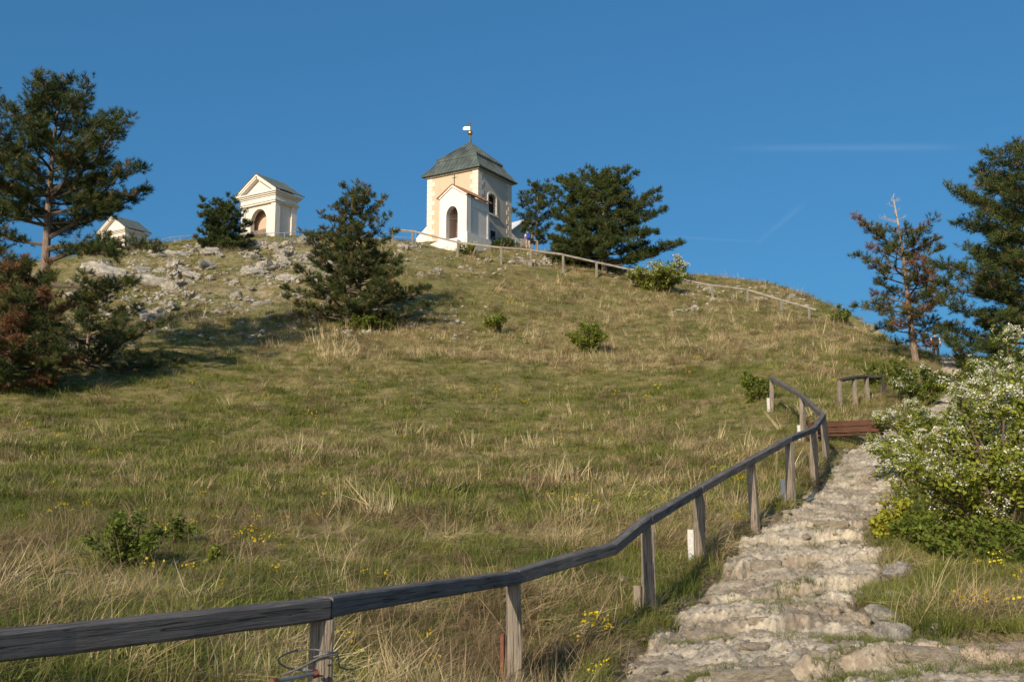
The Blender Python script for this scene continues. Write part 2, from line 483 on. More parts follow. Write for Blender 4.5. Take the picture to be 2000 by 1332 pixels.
M['rust_wood'] = wood('red_brown_bench_plank', (0.075, 0.034, 0.021), (0.145, 0.064, 0.039), (0.35, 6, 6))
M['rust'] = simple('rusty_steel', (0.16, 0.065, 0.04), 0.9, 0.4, 18, bumps=0.4)
M['steel'] = simple('galvanised_steel', (0.32, 0.33, 0.34), 0.4, 0.2, 20, metal=0.4)
M['cable'] = simple('dull_cable', (0.15, 0.145, 0.14), 0.6, 0.2, 60, metal=0.1)
M['stub'] = simple('white_concrete', (0.50, 0.50, 0.47), 0.85, 0.15, 25, bumps=0.3)
M['rail_metal'] = simple('blue_grey_painted_metal', (0.20, 0.25, 0.32), 0.5, 0.15, 8)
# ================================================================== THE SETTING: hillside and path
def grow(a, b, d0, k):
    out = [a]
    while out[-1] < b: out.append(out[-1] + d0 + k * max(0.0, out[-1] - a))
    return out
_ys = sorted(set([round(-v - 16, 3) for v in np.cumsum([1, 3, 8, 20, 60, 160, 400, 900])] + [-16 + 1.2 * i for i in range(14)] + grow(1.0, 112, 0.13, 0.005) + list(np.arange(114, 150, 2.0)) + [160, 180, 210, 260, 350, 550, 900, 1600]))
_xr = grow(0.0, 68, 0.18, 0.012)
_xs = sorted(set([-v for v in grow(0.0, 85, 0.18, 0.011)] + _xr + [80, 100, 140, 220, 400, 800, 1500, -95, -120, -170, -260, -450, -900, -1500]))
_ys = np.array(_ys); _xs = np.array(_xs)
XX, YY = np.meshgrid(_xs, _ys)
ZZ = H(XX, YY)
nx, ny = len(_xs), len(_ys)
ii = (np.arange(ny - 1)[:, None] * nx + np.arange(nx - 1)[None]).ravel()
F = np.stack([ii, ii + 1, ii + nx + 1, ii + nx], 1)
l_, r_ = path_lr(YY)
near_path = np.clip(1 - np.minimum(np.abs(XX - l_), np.abs(XX - r_)) / 0.6, 0, 1) * (YY < 48)
me = np_mesh('hillside', np.stack([XX, YY, ZZ], -1).reshape(-1, 3), F, smooth=True,
             attrs={'rocky': rockmask(XX, YY).ravel(), 'pathside': near_path.ravel()})
m, nt, b, out = nmat('meadow_soil')
n1 = tex(nt, 'noise', 0.32, detail=6); n2 = tex(nt, 'noise', 2.6, detail=8, rough=0.7); n3 = tex(nt, 'noise', 16, detail=5, rough=0.7)
c = ramp(nt, n2, [(0.3, (0.14, 0.12, 0.05)), (0.5, (0.24, 0.195, 0.085)), (0.7, (0.36, 0.28, 0.14))])
c = mixc(nt, ramp(nt, n1, [(0.4, (0, 0, 0)), (0.62, (0.6, 0.6, 0.6))]), c, (0.11, 0.125, 0.036))
c = mixc(nt, 0.7, c, ramp(nt, n3, [(0.3, (0.5, 0.5, 0.5)), (0.7, (1.25, 1.25, 1.25))]), 'MULTIPLY')
stone = ramp(nt, n3, [(0.3, (0.17, 0.155, 0.13)), (0.65, (0.46, 0.43, 0.37))])
rk = math_(nt, 'MULTIPLY', attr(nt, 'rocky'), math_(nt, 'MULTIPLY', math_(nt, 'SUBTRACT', n2, 0.46), 8.0, True))
c = mixc(nt, math_(nt, 'MULTIPLY', rk, 0.5), c, stone)
c = mixc(nt, math_(nt, 'MULTIPLY', attr(nt, 'pathside'), 0.75), c, ramp(nt, n3, [(0.3, (0.13, 0.10, 0.07)), (0.7, (0.30, 0.25, 0.18))]))
nt.links.new(c, b.inputs['Base Color']); b.inputs['Roughness'].default_value = 0.95; b.inputs['Specular IOR Level'].default_value = 0.1
bump(nt, b, math_(nt, 'ADD', n3, n2), 0.7, 0.06)
hill = link('hillside', me, m)
tag(hill, kind='structure')

# ---- path: lumpy limestone treads worn into steps
STEPY = np.array([4.2, 6.1, 7.85, 10.0, 11.7, 13.1, 14.5, 15.7, 16.8, 18.1, 19.6, 21.4, 23.5, 26.0, 29.0, 33.0, 38.0, 44.0, 52.0])
STEPA = np.array([.04, .07, .13, .15, .13, .13, .10, .08, .06, .06, .05, .04, .03, .03, .02, .02, .0, .0, .0])
def path_z(x, y):
    """worn limestone stair: rough treads between low broken risers"""
    l, r = path_lr(y)
    u = (x - l) / (r - l)
    base = H1(x, y)
    w = y + 0.24 * fbm(x * 1.1, y * 0.3, seed=33, oct=3) + 0.06 * fbm(x * 5, y * 1.5, seed=34, oct=2) + 0.035 * fbm(x * 15, y * 5, seed=35, oct=2) - 0.06 * (x - l)
    p = np.interp(w, STEPY, np.arange(len(STEPY)))
    k = np.clip(np.floor(p).astype(int), 0, len(STEPY) - 1); f = p - np.floor(p)
    brk = np.clip(0.70 + 1.2 * fbm(x * 1.0, k * 3.7, seed=36, oct=2), 0.05, 1.25)      # each riser crumbles away in places
    z = base + STEPA[k] * brk * (sstep(0.0, 0.05, f) - f) * np.where(y < 11, 1 - 0.85 * sstep(0.62, 0.85, u), 1.0)
    dirt = np.clip(sstep(0.50, 0.75, u) * sstep(10.4, 8.8, y) + 0.0, 0, 1)
    rough = 1 - 0.75 * dirt
    wx, wy = x + 0.10 * fbm(x * 4, y * 4, seed=5, oct=2), y + 0.10 * fbm(x * 4, y * 4, seed=7, oct=2)
    f1, f2, cid = worley(wx * 3.1, wy * 3.6, seed=41)
    g1, g2, gid = worley(wx * 9.0, wy * 9.0, seed=43)
    crack = np.clip((f2 - f1) / 0.10, 0, 1); crack2 = np.clip((g2 - g1) / 0.16, 0, 1)
    big = fbm(x * 1.6, y * 1.6, seed=50, oct=3)
    rid = 1 - np.abs(fbm(x * 4.5, y * 4.5, seed=51, oct=5, gain=0.6))
    z = z + rough * (0.030 * (cid - 0.5) - 0.020 * (1 - crack) + 0.014 * (gid - 0.5) - 0.010 * (1 - crack2) + 0.040 * big + 0.065 * (rid - 0.6)) + 0.008 * fbm(x * 16, y * 16, seed=52, oct=3)
    soil = np.clip(sstep(0.05, -0.45, big + 0.5 * fbm(x * 3, y * 3, seed=55, oct=2)) + np.maximum(sstep(0.055, 0.03, f), sstep(0.88, 0.97, f)) * np.clip(STEPA[k] / 0.14, 0, 1) * (0.55 + 0.6 * fbm(x * 3, y * 3, seed=58, oct=2)), 0, 1)
    return z, dirt, cid, np.minimum(f2 - f1, (g2 - g1) * 0.8 + 0.03), soil
rows = [3.0]
while rows[-1] < 49: rows.append(rows[-1] + 0.0032 * rows[-1] + 0.003)
rows = np.array(rows)
tt = np.linspace(-0.14, 1.14, 175)
l_, r_ = path_lr(rows)
PX = l_[:, None] + (r_ - l_)[:, None] * tt[None]; PY = np.repeat(rows[:, None], len(tt), 1)
pm = path_mask(PX, PY)
PZ, dirt, cid, gap, soil = path_z(PX, PY)
PZ = PZ - 0.40 * (1 - sstep(0.0, 0.8, pm)) - 0.10
ny, nx = PX.shape
ii = (np.arange(ny - 1)[:, None] * nx + np.arange(nx - 1)[None]).ravel()
F = np.stack([ii, ii + 1, ii + nx + 1, ii + nx], 1)
me = np_mesh('path', np.stack([PX, PY, PZ], -1).reshape(-1, 3), F, smooth=False, attrs={'dirt': dirt.ravel(), 'cell': cid.ravel(), 'gap': gap.ravel(), 'soil': soil.ravel()})
m, nt, b, out = nmat('path_limestone')
n1 = tex(nt, 'noise', 2.0, detail=6, rough=0.65); n2 = tex(nt, 'noise', 18, detail=7, rough=0.7); n4 = tex(nt, 'noise', 60, detail=4, rough=0.7)
c = ramp(nt, n1, [(0.32, (0.40, 0.35, 0.275)), (0.5, (0.54, 0.485, 0.39)), (0.68, (0.67, 0.615, 0.51))])
c = mixc(nt, 0.8, c, ramp(nt, n2, [(0.3, (0.5, 0.48, 0.45)), (0.65, (1.15, 1.13, 1.1))]), 'MULTIPLY')
c = mixc(nt, 0.5, c, ramp(nt, attr(nt, 'cell'), [(0.0, (0.72, 0.72, 0.74)), (1.0, (1.18, 1.14, 1.06))]), 'MULTIPLY')
c = mixc(nt, math_(nt, 'MULTIPLY', math_(nt, 'SUBTRACT', 0.055, attr(nt, 'gap')), 12.0, True), c, (0.24, 0.185, 0.13))
c = mixc(nt, math_(nt, 'MULTIPLY', attr(nt, 'soil'), ramp(nt, n2, [(0.3, (1, 1, 1)), (0.7, (0.3, 0.3, 0.3))])), c, (0.25, 0.20, 0.148))
dc = ramp(nt, n4, [(0.35, (0.27, 0.20, 0.14)), (0.62, (0.46, 0.37, 0.28))])
c = mixc(nt, attr(nt, 'dirt'), c, dc)
nt.links.new(c, b.inputs['Base Color']); b.inputs['Roughness'].default_value = 0.95; b.inputs['Specular IOR Level'].default_value = 0.1
bump(nt, b, math_(nt, 'ADD', n2, math_(nt, 'MULTIPLY', n4, 0.5)), 0.8, 0.03)
path = link('path', me, m)
tag(path, kind='structure')

# ---- rocks
def rock_mesh(name, seed, sub=2, flat=0.7, sharp=0.35, mat='rock', groove=0.0):
    bm = bmesh.new()
    bmesh.ops.create_icosphere(bm, subdivisions=sub, radius=1.0)
    rnd = random.Random(seed)
    planes = [(Vector((rnd.gauss(0, 1), rnd.gauss(0, 1), rnd.gauss(0, 1))).normalized(), rnd.uniform(0.45, 0.8)) for _ in range(7)]
    V = np.array([v.co[:] for v in bm.verts])
    d = 1 + sharp * fbm(V[:, 0] * 1.3 + seed * 7, V[:, 1] * 1.3, V[:, 2] * 1.3, seed=seed, oct=5, gain=0.58)
    if groove: d = d - groove * np.abs(fbm(V[:, 0] * 3.4 + V[:, 2] * 1.2 + seed, V[:, 1] * 3.4, V[:, 2] * 0.9, seed=seed + 5, oct=3))
    for v, k in zip(bm.verts, d):
        co = v.co * float(k)
        for n, h in planes:
            e = co.dot(n) - h
            if e > 0: co -= n * e * 0.85
        co.z *= flat
        v.co = co
    me = bpy.data.meshes.new(name); bm.to_mesh(me); bm.free()
    me.materials.append(M[mat])
    return me
ROCKS = [rock_mesh('rock', s, 4, 0.85, 0.6, 'rock', 0.35) for s in range(1, 9)]
SMALL = [rock_mesh('small_rock', s, 1, 0.8, 0.3) for s in range(20, 26)]
PSTONE = [rock_mesh('path_stone', s, 2, 0.62, 0.35, 'stone') for s in range(40, 48)]
rng = np.random.default_rng(5)
def put_rock(me, x, y, s, parent=hill, name='rock', sink=0.25, zf=None, flat=1.0, rot=None, wide=1.0, tip=0.3):
    z = hz(x, y) if zf is None else zf
    o = link(name, me, None, parent)
    sx = s * wide * rng.uniform(0.8, 1.5); sy = s * rng.uniform(0.7, 1.1); sz = s * flat * rng.uniform(0.7, 1.1)
    o.scale = (sx, sy, sz)
    o.rotation_euler = (rng.uniform(-tip, tip), rng.uniform(-tip, tip), rng.uniform(0, 6.28) if rot is None else rot)
    o.location = (x, y, z + sz * (0.5 - sink) * 0.6)
    return o
regions = [  # column range, row range, how many, size range
    (130, 340, 530, 640, 26, 0.30, 0.85), (260, 560, 485, 545, 46, 0.25, 0.75), (480, 620, 480, 530, 26, 0.3, 0.9), (330, 560, 540, 600, 34, 0.2, 0.55),
    (560, 690, 478, 560, 20, 0.25, 0.6), (690, 860, 478, 540, 14, 0.2, 0.5), (370, 900, 595, 660, 26, 0.15, 0.38), (1000, 1085, 500, 520, 16, 0.22, 0.5), (820, 990, 505, 560, 9, 0.15, 0.4),
    (1380, 1560, 568, 592, 16, 0.15, 0.4), (1190, 1225, 536, 550, 4, 0.2, 0.4), (1320, 1360, 604, 614, 3, 0.2, 0.45), (120, 260, 640, 700, 10, 0.2, 0.5), (300, 500, 470, 490, 14, 0.15, 0.35)]
for x0, x1, y0, y1, n, s0, s1 in regions:
    P = np.stack([rng.uniform(x0, x1, n), rng.uniform(y0, y1, n)], 1)
    xs, ys, ok = hits(P)
    for x, y in zip(xs, ys):
        put_rock(ROCKS[int(rng.integers(8))], x, y, 1.08 * (s0 + (s1 - s0) * rng.random() ** 1.8), sink=0.8, rot=rng.normal(0.25, 0.5), wide=1.08)
# many smaller stones in the outcrops, joined (too small to pick apart)
V0 = []; F0 = []; nb = 0
P = []
for x0, x1, y0, y1, n in ((130, 340, 530, 650, 260), (250, 650, 478, 600, 900), (330, 920, 590, 665, 260), (640, 980, 478, 545, 150), (1000, 1090, 500, 524, 70), (1330, 1600, 560, 605, 110), (1030, 1110, 1140, 1215, 40), (1180, 1260, 1130, 1230, 30), (780, 900, 1000, 1080, 14), (1360, 1440, 985, 1030, 30), (860, 1000, 600, 660, 40)):
    P.append(np.stack([rng.uniform(x0, x1, n), rng.uniform(y0, y1, n)], 1))
xs, ys, ok = hits(np.concatenate(P))
keep = (fbm(xs / 3.0, ys / 2.0, seed=91, oct=3) > -0.15) | (ys < 20)
xs, ys = xs[keep], ys[keep]; zs = H1(xs, ys)
protoV = [np.array([v.co[:] for v in m_.vertices]) for m_ in SMALL]; protoF = [np.array([p_.vertices[:] for p_ in m_.polygons]) for m_ in SMALL]
for x, y, z in zip(xs, ys, zs):
    k = int(rng.integers(6)); s = rng.uniform(0.07, 0.22) * (0.32 if y < 20 else 1.0); a = rng.uniform(0, 6.28)
    v = protoV[k] * (s * rng.uniform(.8, 1.5), s, s * rng.uniform(.6, 1.1))
    v = np.stack([v[:, 0] * math.cos(a) - v[:, 1] * math.sin(a), v[:, 0] * math.sin(a) + v[:, 1] * math.cos(a), v[:, 2]], 1) + (x, y, z + s * .15)
    V0.append(v); F0.append(protoF[k] + nb); nb += len(v)
so = link('small_stones', np_mesh('small_stones', np.concatenate(V0), np.concatenate(F0)), M['rock'], hill)
tag(so, kind='stuff')
# squarish worn blocks along the risers, and smaller stones bedded in the treads
def block_mesh(seed):
    bm = bmesh.new(); bmesh.ops.create_cube(bm, size=2.0); bmesh.ops.subdivide_edges(bm, edges=bm.edges[:], cuts=4, use_grid_fill=True)
    V = np.array([v.co[:] for v in bm.verts])
    n1_ = fbm(V[:, 0] * 1.1 + seed, V[:, 1] * 1.1, V[:, 2] * 1.1, seed=seed, oct=4, gain=0.6)
    for v, k in zip(bm.verts, n1_):
        c = v.co.copy(); r = max(abs(c.x), abs(c.y), abs(c.z)); rd = c.length
        v.co = c * (1 - 0.22 * max(0, rd - 1.15)) * (1 + 0.16 * float(k))
    me = bpy.data.meshes.new('step_stone'); bm.to_mesh(me); bm.free(); me.materials.append(M['stone']); return me
BLOCKS = [block_mesh(s) for s in range(60, 68)]
for k in range(2, 12):
    yk = STEPY[k]
    l, r = [float(v) for v in path_lr(yk)]
    x = l + rng.uniform(0.0, 0.3)
    rr = r - 0.1 if yk > 11 else l + (r - l) * 0.66
    while x < rr - 0.15:
        w = rng.uniform(0.22, 0.62)
        if rng.random() < 0.28:
            xc = x + w / 2; y = yk + 0.06 * (xc - l) - 0.24 * float(fbm(np.array([xc * 1.1]), np.array([yk * 0.3]), seed=33, oct=3)[0]) + 0.05
            zt = float(path_z(np.array([xc]), np.array([y + 0.22]))[0][0]) - 0.10
            hh = max(0.06, STEPA[k] * 0.7)
            o = link('step_stone', BLOCKS[int(rng.integers(8))], None, path, (xc, y + 0.10, zt - hh * 0.88))
            o.scale = (w * 0.5, rng.uniform(0.10, 0.17), hh); o.rotation_euler = (rng.uniform(-.08, .08), rng.uniform(-.08, .08), rng.uniform(-.25, .35))
        x += w
for k in range(250):
    y = 5.5 * (27 / 5.5) ** rng.random()
    l, r = [float(v) for v in path_lr(y)]
    x = rng.uniform(l - 0.1, r)
    z = float(path_z(np.array([x]), np.array([y]))[0][0]) - 0.10
    put_rock(PSTONE[int(rng.integers(8))], x, y, 0.025 + 0.085 * rng.random() ** 2, path, 'stone', zf=z - 0.015, flat=1.0, tip=0.15)
# ================================================================== CHAPELS ON THE HILLTOP
def plaster(name, col, stain, k=0.5, streak=True):
    m, nt, b, out = nmat(name)
    n = tex(nt, 'noise', 0.9, detail=7, rough=0.65)
    s = tex(nt, 'noise', 2.2, stretch=(1.6, 1.6, 0.22) if streak else None, detail=6, rough=0.7)
    f = tex(nt, 'noise', 22, detail=5)
    c = mixc(nt, math_(nt, 'MULTIPLY', math_(nt, 'SUBTRACT', n, 0.5), 3.0 * k, True), col, stain)
    c = mixc(nt, math_(nt, 'MULTIPLY', math_(nt, 'SUBTRACT', s, 0.55), 4.0 * k, True), c, tuple(x * 0.72 for x in stain))
    c = mixc(nt, 0.6, c, ramp(nt, f, [(0.3, (0.86, 0.86, 0.86)), (0.7, (1.05, 1.05, 1.05))]), 'MULTIPLY')
    nt.links.new(c, b.inputs['Base Color']); b.inputs['Roughness'].default_value = 0.9
    bump(nt, b, math_(nt, 'ADD', f, n), 0.35, 0.03)
    return m
M['cream'] = plaster('cream_plaster', (0.55, 0.45, 0.32), (0.46, 0.385, 0.265), 0.65)
M['greyplaster'] = plaster('weathered_grey_plaster', (0.56, 0.50, 0.42), (0.42, 0.38, 0.325), 0.9)
M['quoin'] = plaster('pale_quoin_stone', (0.72, 0.66, 0.55), (0.60, 0.55, 0.45), 0.4)
M['white'] = plaster('white_limewash', (0.76, 0.72, 0.665), (0.61, 0.59, 0.51), 0.75)
M['offwhite'] = plaster('warm_white_plaster', (0.72, 0.665, 0.59), (0.59, 0.55, 0.47), 0.65)
M['niche'] = simple('brown_niche_plaster', (0.52, 0.38, 0.28), 0.9, 0.2, 2.0)
M['gate'] = wood('old_wooden_gate', (0.20, 0.15, 0.12), (0.36, 0.28, 0.22), (6, 6, 0.3))
M['slate'] = simple('grey_green_roof_sheet', (0.105, 0.125, 0.115), 0.6, 0.25, 1.6, bumps=0.2)
M['whiteroof'] = simple('pale_sheet_roof', (0.62, 0.63, 0.64), 0.45, 0.08, 2.0)
M['dark'] = simple('dark_window_glass', (0.010, 0.011, 0.013), 0.55, 0.3, 3)
M['iron'] = simple('rusty_wrought_iron', (0.10, 0.07, 0.055), 0.7, 0.3, 12)
M['gold'] = simple('gilded_copper', (0.80, 0.52, 0.16), 0.28, 0.1, 6, metal=1.0)
M['vane'] = simple('pale_gilt_sheet', (0.85, 0.78, 0.58), 0.45, 0.06, 6, metal=0.2)
M['tile'] = simple('red_clay_tile', (0.24, 0.115, 0.07), 0.85, 0.45, 3.5, bumps=0.3)
m, nt, b, out = nmat('patinated_copper')
s = tex(nt, 'noise', 1.5, stretch=(1, 1, 0.35), detail=6, rough=0.7); blk = tex(nt, 'noise', 0.55, detail=2)
c = ramp(nt, s, [(0.28, (0.05, 0.056, 0.053)), (0.5, (0.078, 0.098, 0.092)), (0.72, (0.13, 0.168, 0.153))])
c = mixc(nt, math_(nt, 'MULTIPLY', math_(nt, 'SUBTRACT', blk, 0.56), 14.0, True), c, (0.06, 0.062, 0.058))
nt.links.new(c, b.inputs['Base Color']); b.inputs['Roughness'].default_value = 0.6
bump(nt, b, s, 0.2, 0.02)
M['copper'] = m

BROT = R(-32)
def bworld(front_px, py, d):
    return pix(front_px, py, d)
def arch_pts(xc, w, z0, zs, ztop, n=10):
    """outline of an arched opening: left foot, up, over, right foot"""
    P = [(xc - w / 2, z0)]
    for i in range(n + 1):
        a = math.pi * (1 - i / n)
        P.append((xc + math.cos(a) * w / 2, zs + math.sin(a) * (ztop - zs)))
    P.append((xc + w / 2, z0))
    return P
def tri_fill_wall(mb, outer, hole, y0, y1):
    """wall slab in xz with an opening, built as two halves split above and below the opening; outer = (x0, z0, x1, z1) or with gable apex z"""
    x0, z0, x1, z1 = outer[:4]
    apex = outer[4] if len(outer) > 4 else None
    xc = (hole[0][0] + hole[-1][0]) / 2
    top_i = max(range(len(hole)), key=lambda i: hole[i][1])
    zt_c = z1 if apex is None else apex
    low = hole[0][1] > z0 + 1e-4
    left = [(x0, z0)] + ([(xc, z0), (xc, hole[0][1])] if low else []) + hole[:top_i + 1] + [(xc, zt_c)] + [(x0, z1)]
    right = ([(xc, z0)] if low else []) + [(x1, z0), (x1, z1), (xc, zt_c)] + hole[top_i:] + ([(xc, hole[0][1])] if low else [])
    for poly in (left, right):
        n = len(poly)
        bm = bmesh.new()
        a = [bm.verts.new((x, y0, z)) for x, z in poly]
        c = [bm.verts.new((x, y1, z)) for x, z in poly]
        f1 = bm.faces.new(a); f2 = bm.faces.new(list(reversed(c)))
        for i in range(n):
            j = (i + 1) % n
            if abs(poly[i][0] - xc) < 1e-6 and abs(poly[j][0] - xc) < 1e-6: continue
            bm.faces.new((a[j], a[i], c[i], c[j]))
        bm.normal_update()
        bmesh.ops.triangulate(bm, faces=[f1, f2])
        bm.verts.index_update()
        mb.add([v.co[:] for v in bm.verts], [tuple(v.index for v in f.verts) for f in bm.faces])
        bm.free()

# ---------------------------------------------------------------- the tower chapel
S = 5.5
mid = pix(933, 480, 84.0)
ax = Vector((math.cos(BROT), math.sin(BROT), 0)); ay = Vector((-math.sin(BROT), math.cos(BROT), 0))
cen = mid - ax * S / 2 + ay * S / 2
zb = hz(cen.x - 1, cen.y) - 1.2
z_eave = pix(933, 327, 84.0).z - zb
tw = empty('tower_chapel', (cen.x, cen.y, zb), BROT)
tag(tw, 'square cream tower chapel with green copper roof and gilded ball on the hilltop', 'chapel')
h = S / 2
mb = MB(); mb.box((0, -h + 0.25, z_eave / 2), (S, 0.5, z_eave)); mb.build('front_wall', M['cream'], tw)
mb = MB(); mb.box((-h + 0.25, 0.25, z_eave / 2), (0.5, S - 0.5, z_eave)); mb.box((0, h - 0.25, z_eave / 2), (S - 1.0, 0.5, z_eave)); mb.build('rear_wall', M['cream'], tw)
# right-hand wall with arched window and low window; local wall plane turned so that its x runs along tower y
def zpy(py, d=85.5): return pix(965, py, d).z - zb
sidew = empty('side_wall', (h, 0.0, 0), R(90)); sidew.parent = tw
side = MB()
wz0, wz1, wzs = zpy(416), zpy(377), zpy(384)
hole = arch_pts(0.0, 1.25, wz0, wzs, wz1)
# local x of the wall runs toward the rear; photo: opening spans columns 957-972 of wall 935-996
wy = 0.30 * S - S / 2 + 0.62
hole = arch_pts(wy, 1.25, wz0, wzs, wz1)
tri_fill_wall(side, (-h + 0.5, 0, h, z_eave), hole, 0.0, 0.5)
bpy.data.objects.remove(sidew)
me = side.mesh('side_wall')
sw = link('side_wall', me, M['greyplaster'], tw); sw.location = (h, 0, 0); sw.rotation_euler = (0, 0, R(90))
fr = MB()
arc = arch_pts(wy, 1.25, wz0, wzs, wz1); arc2 = arch_pts(wy, 1.62, wz0 - 0.18, wzs, wz1 + 0.18)
for i in range(len(arc) - 1):
    fr.add([(arc[i][0], -0.05, arc[i][1]), (arc[i + 1][0], -0.05, arc[i + 1][1]), (arc2[i + 1][0], -0.05, arc2[i + 1][1]), (arc2[i][0], -0.05, arc2[i][1]),
            (arc[i][0], 0.1, arc[i][1]), (arc[i + 1][0], 0.1, arc[i + 1][1]), (arc2[i + 1][0], 0.002, arc2[i + 1][1]), (arc2[i][0], 0.002, arc2[i][1])],
           [(0, 1, 2, 3), (0, 4, 5, 1), (3, 2, 6, 7)])
fr.box((wy, -0.06, wz0 - 0.09), (1.7, 0.16, 0.18))
wf = link('window', fr.mesh('window'), M['quoin'], tw); wf.location = (h, 0, 0); wf.rotation_euler = (0, 0, R(90))
pn = MB(); pn.prism(arc, 0.30, 0.33)
po = link('pane', pn.mesh('pane'), M['dark'], wf)
br = MB()
for k in range(1, 4): br.box((wy - 0.625 + 1.25 * k / 4, 0.27, (wz0 + wz1) / 2), (0.018, 0.018, wz1 - wz0 - 0.1))
for k in range(1, 7): br.box((wy, 0.24, wz0 + (wzs - wz0) * k / 6), (1.25, 0.016, 0.016))
link('window_bars', br.mesh('window_bars'), M['dark'], wf)
# low window near the ground on the same wall (columns 960-968, rows 448-466)
lw = MB(); lz0, lz1 = zpy(466), zpy(449); lx = -h + 0.42 * S
lw.box((lx, -0.02, (lz0 + lz1) / 2), (0.85, 0.06, lz1 - lz0))
low = link('low_window', lw.mesh('low_window'), M['dark'], tw); low.location = (h, 0, 0); low.rotation_euler = (0, 0, R(90))
lf = MB()
for sx in (-1, 1): lf.box((sx * 0.50 + lx, -0.04, (lz0 + lz1) / 2), (0.14, 0.10, lz1 - lz0 + 0.28))
for zz in (lz0 - 0.07, lz1 + 0.07): lf.box((lx, -0.045, zz), (0.85, 0.09, 0.14))
link('window_frame', lf.mesh('window_frame'), M['quoin'], low)
# quoins, alternately long and short, on the three visible corners
qmeshes = {}
def quoin(x, y, z, sx, sy, sz, mat='quoin'):
    key = (round(sx, 3), round(sy, 3), round(sz, 3), mat)
    if key not in qmeshes:
        q = MB(); q.box((0, 0, 0), (sx, sy, sz)); qmeshes[key] = q.mesh('quoin')
    link('quoin', qmeshes[key], M[mat], tw, (x, y, z))
nq = 15; qh = (z_eave - 0.5) / nq
for k in range(nq):
    z = 0.4 + qh * (k + 0.5); long = k % 2
    lf_ = 0.85 if long else 0.58; sd = 0.58 if long else 0.85
    # front face, left corner
    quoin(-h + lf_ / 2 - 0.02, -h - 0.004, z, lf_, 0.045, qh - 0.02)
    # front-right corner: one leg on the front, one on the side
    quoin(h - lf_ / 2 + 0.019, -h - 0.006, z, lf_, 0.045, qh - 0.02)
    quoin(h + 0.004, -h + sd / 2 + 0.018, z, 0.045, sd, qh - 0.02)
    quoin(h + 0.004, h - sd / 2 + 0.02, z, 0.045, sd, qh - 0.02)
mb = MB(); mb.box((0, 0, z_eave - 0.06), (S + 0.34, S + 0.34, 0.22)); mb.build('eaves_cornice', M['greyplaster'], tw)
# roof: flared lower skirt, step, steep pyramid
e0 = h + 0.42; z0 = z_eave + 0.06
apex = pix(909, 280, 87.8).z - zb
zbrk = pix(926, 303, 85.6).z - zb
prof = [(e0, z0), (e0 * 0.90, z0 + (zbrk - z0) * 0.22), (e0 * 0.78, z0 + (zbrk - z0) * 0.52), (e0 * 0.64, zbrk - 0.05)]
prof2 = [(e0 * 0.69, zbrk - 0.04), (e0 * 0.40, zbrk + (apex - zbrk) * 0.42), (0.06, apex)]
def pyramid(prof, thick=0.10):
    q = MB()
    for (r0, za), (r1, zc) in zip(prof[:-1], prof[1:]):
        for k in range(4):
            rot = Matrix.Rotation(k * math.pi / 2, 3, 'Z')
            q.add([rot @ Vector(v) for v in ((-r0, -r0, za), (r0, -r0, za), (r1, -r1, zc), (-r1, -r1, zc))], [(0, 1, 2, 3)])
    r0, za = prof[0]
    for k in range(4):
        rot = Matrix.Rotation(k * math.pi / 2, 3, 'Z')
        q.add([rot @ Vector(v) for v in ((-r0, -r0, za - thick), (r0, -r0, za - thick), (r0, -r0, za), (-r0, -r0, za))], [(0, 1, 2, 3)])
    q.add([(-r0, -r0, za - thick), (r0, -r0, za - thick), (r0, r0, za - thick), (-r0, r0, za - thick)], [(3, 2, 1, 0)])
    return q
lower = pyramid(prof).build('lower_roof', M['copper'], tw)
upper = pyramid(prof2, 0.18).build('upper_roof', M['copper'], tw)
def seams(prof, parent, sp=0.42):
    q = MB()
    n = int(prof[0][0] * 2 / sp)
    for k in range(4):
        rot = Matrix.Rotation(k * math.pi / 2, 3, 'Z')
        for i in range(1, n):
            x = -prof[0][0] + i * prof[0][0] * 2 / n
            P = []
            for (r0, za), (r1, zc) in zip(prof[:-1], prof[1:]):
                for t in (0, 1):
                    r = r0 + (r1 - r0) * t; z = za + (zc - za) * t
                    if abs(x) < r - 0.02 and (not P or (P[-1] - Vector((x, -r, z))).length > 1e-4): P.append(Vector((x, -r - 0.01, z + 0.02)))
                    elif t == 1 and abs(x) >= r and abs(x) < r0:
                        tt_ = (r0 - abs(x)) / (r0 - r1); P.append(Vector((x, -abs(x) - 0.01, za + (zc - za) * tt_ + 0.02)))
            if len(P) > 1: q.tube([rot @ p for p in P], 0.024, 3)
        # hip roll
        P = [rot @ Vector((r, -r, z + 0.01)) for r, z in prof]
        q.tube(P, 0.06, 6)
    o = q.build('standing_seams', M['copper'], parent)
seams(prof, lower); seams(prof2, upper)
# finial
pole = MB(); pole.tube([(0, 0, apex - 0.2), (0, 0, apex + 0.35), (0, 0, apex + 0.75)], [0.17, 0.10, 0.07], 8)
zbal = pix(911, 260.5, 87.8).z - zb
pole.tube([(0, 0, apex + 0.7), (0, 0, zbal + 1.2)], 0.035, 6)
fin = pole.build('finial', M['copper'], tw)
bm = bmesh.new(); bmesh.ops.create_uvsphere(bm, u_segments=20, v_segments=12, radius=0.24); me = bpy.data.meshes.new('gilded_ball'); bm.to_mesh(me); bm.free()
for p_ in me.polygons: p_.use_smooth = True
link('gilded_ball', me, M['gold'], fin, (0, 0, zbal))
rot = Matrix.Rotation(R(30), 3, 'Z')
mb = MB(); mb.box(rot @ Vector((-0.30, 0, zbal + 0.46)), (0.56, 0.03, 0.32), rot); mb.box(rot @ Vector((-0.62, 0, zbal + 0.42)), (0.09, 0.028, 0.20), rot); mb.build('weather_vane', M['vane'], fin)
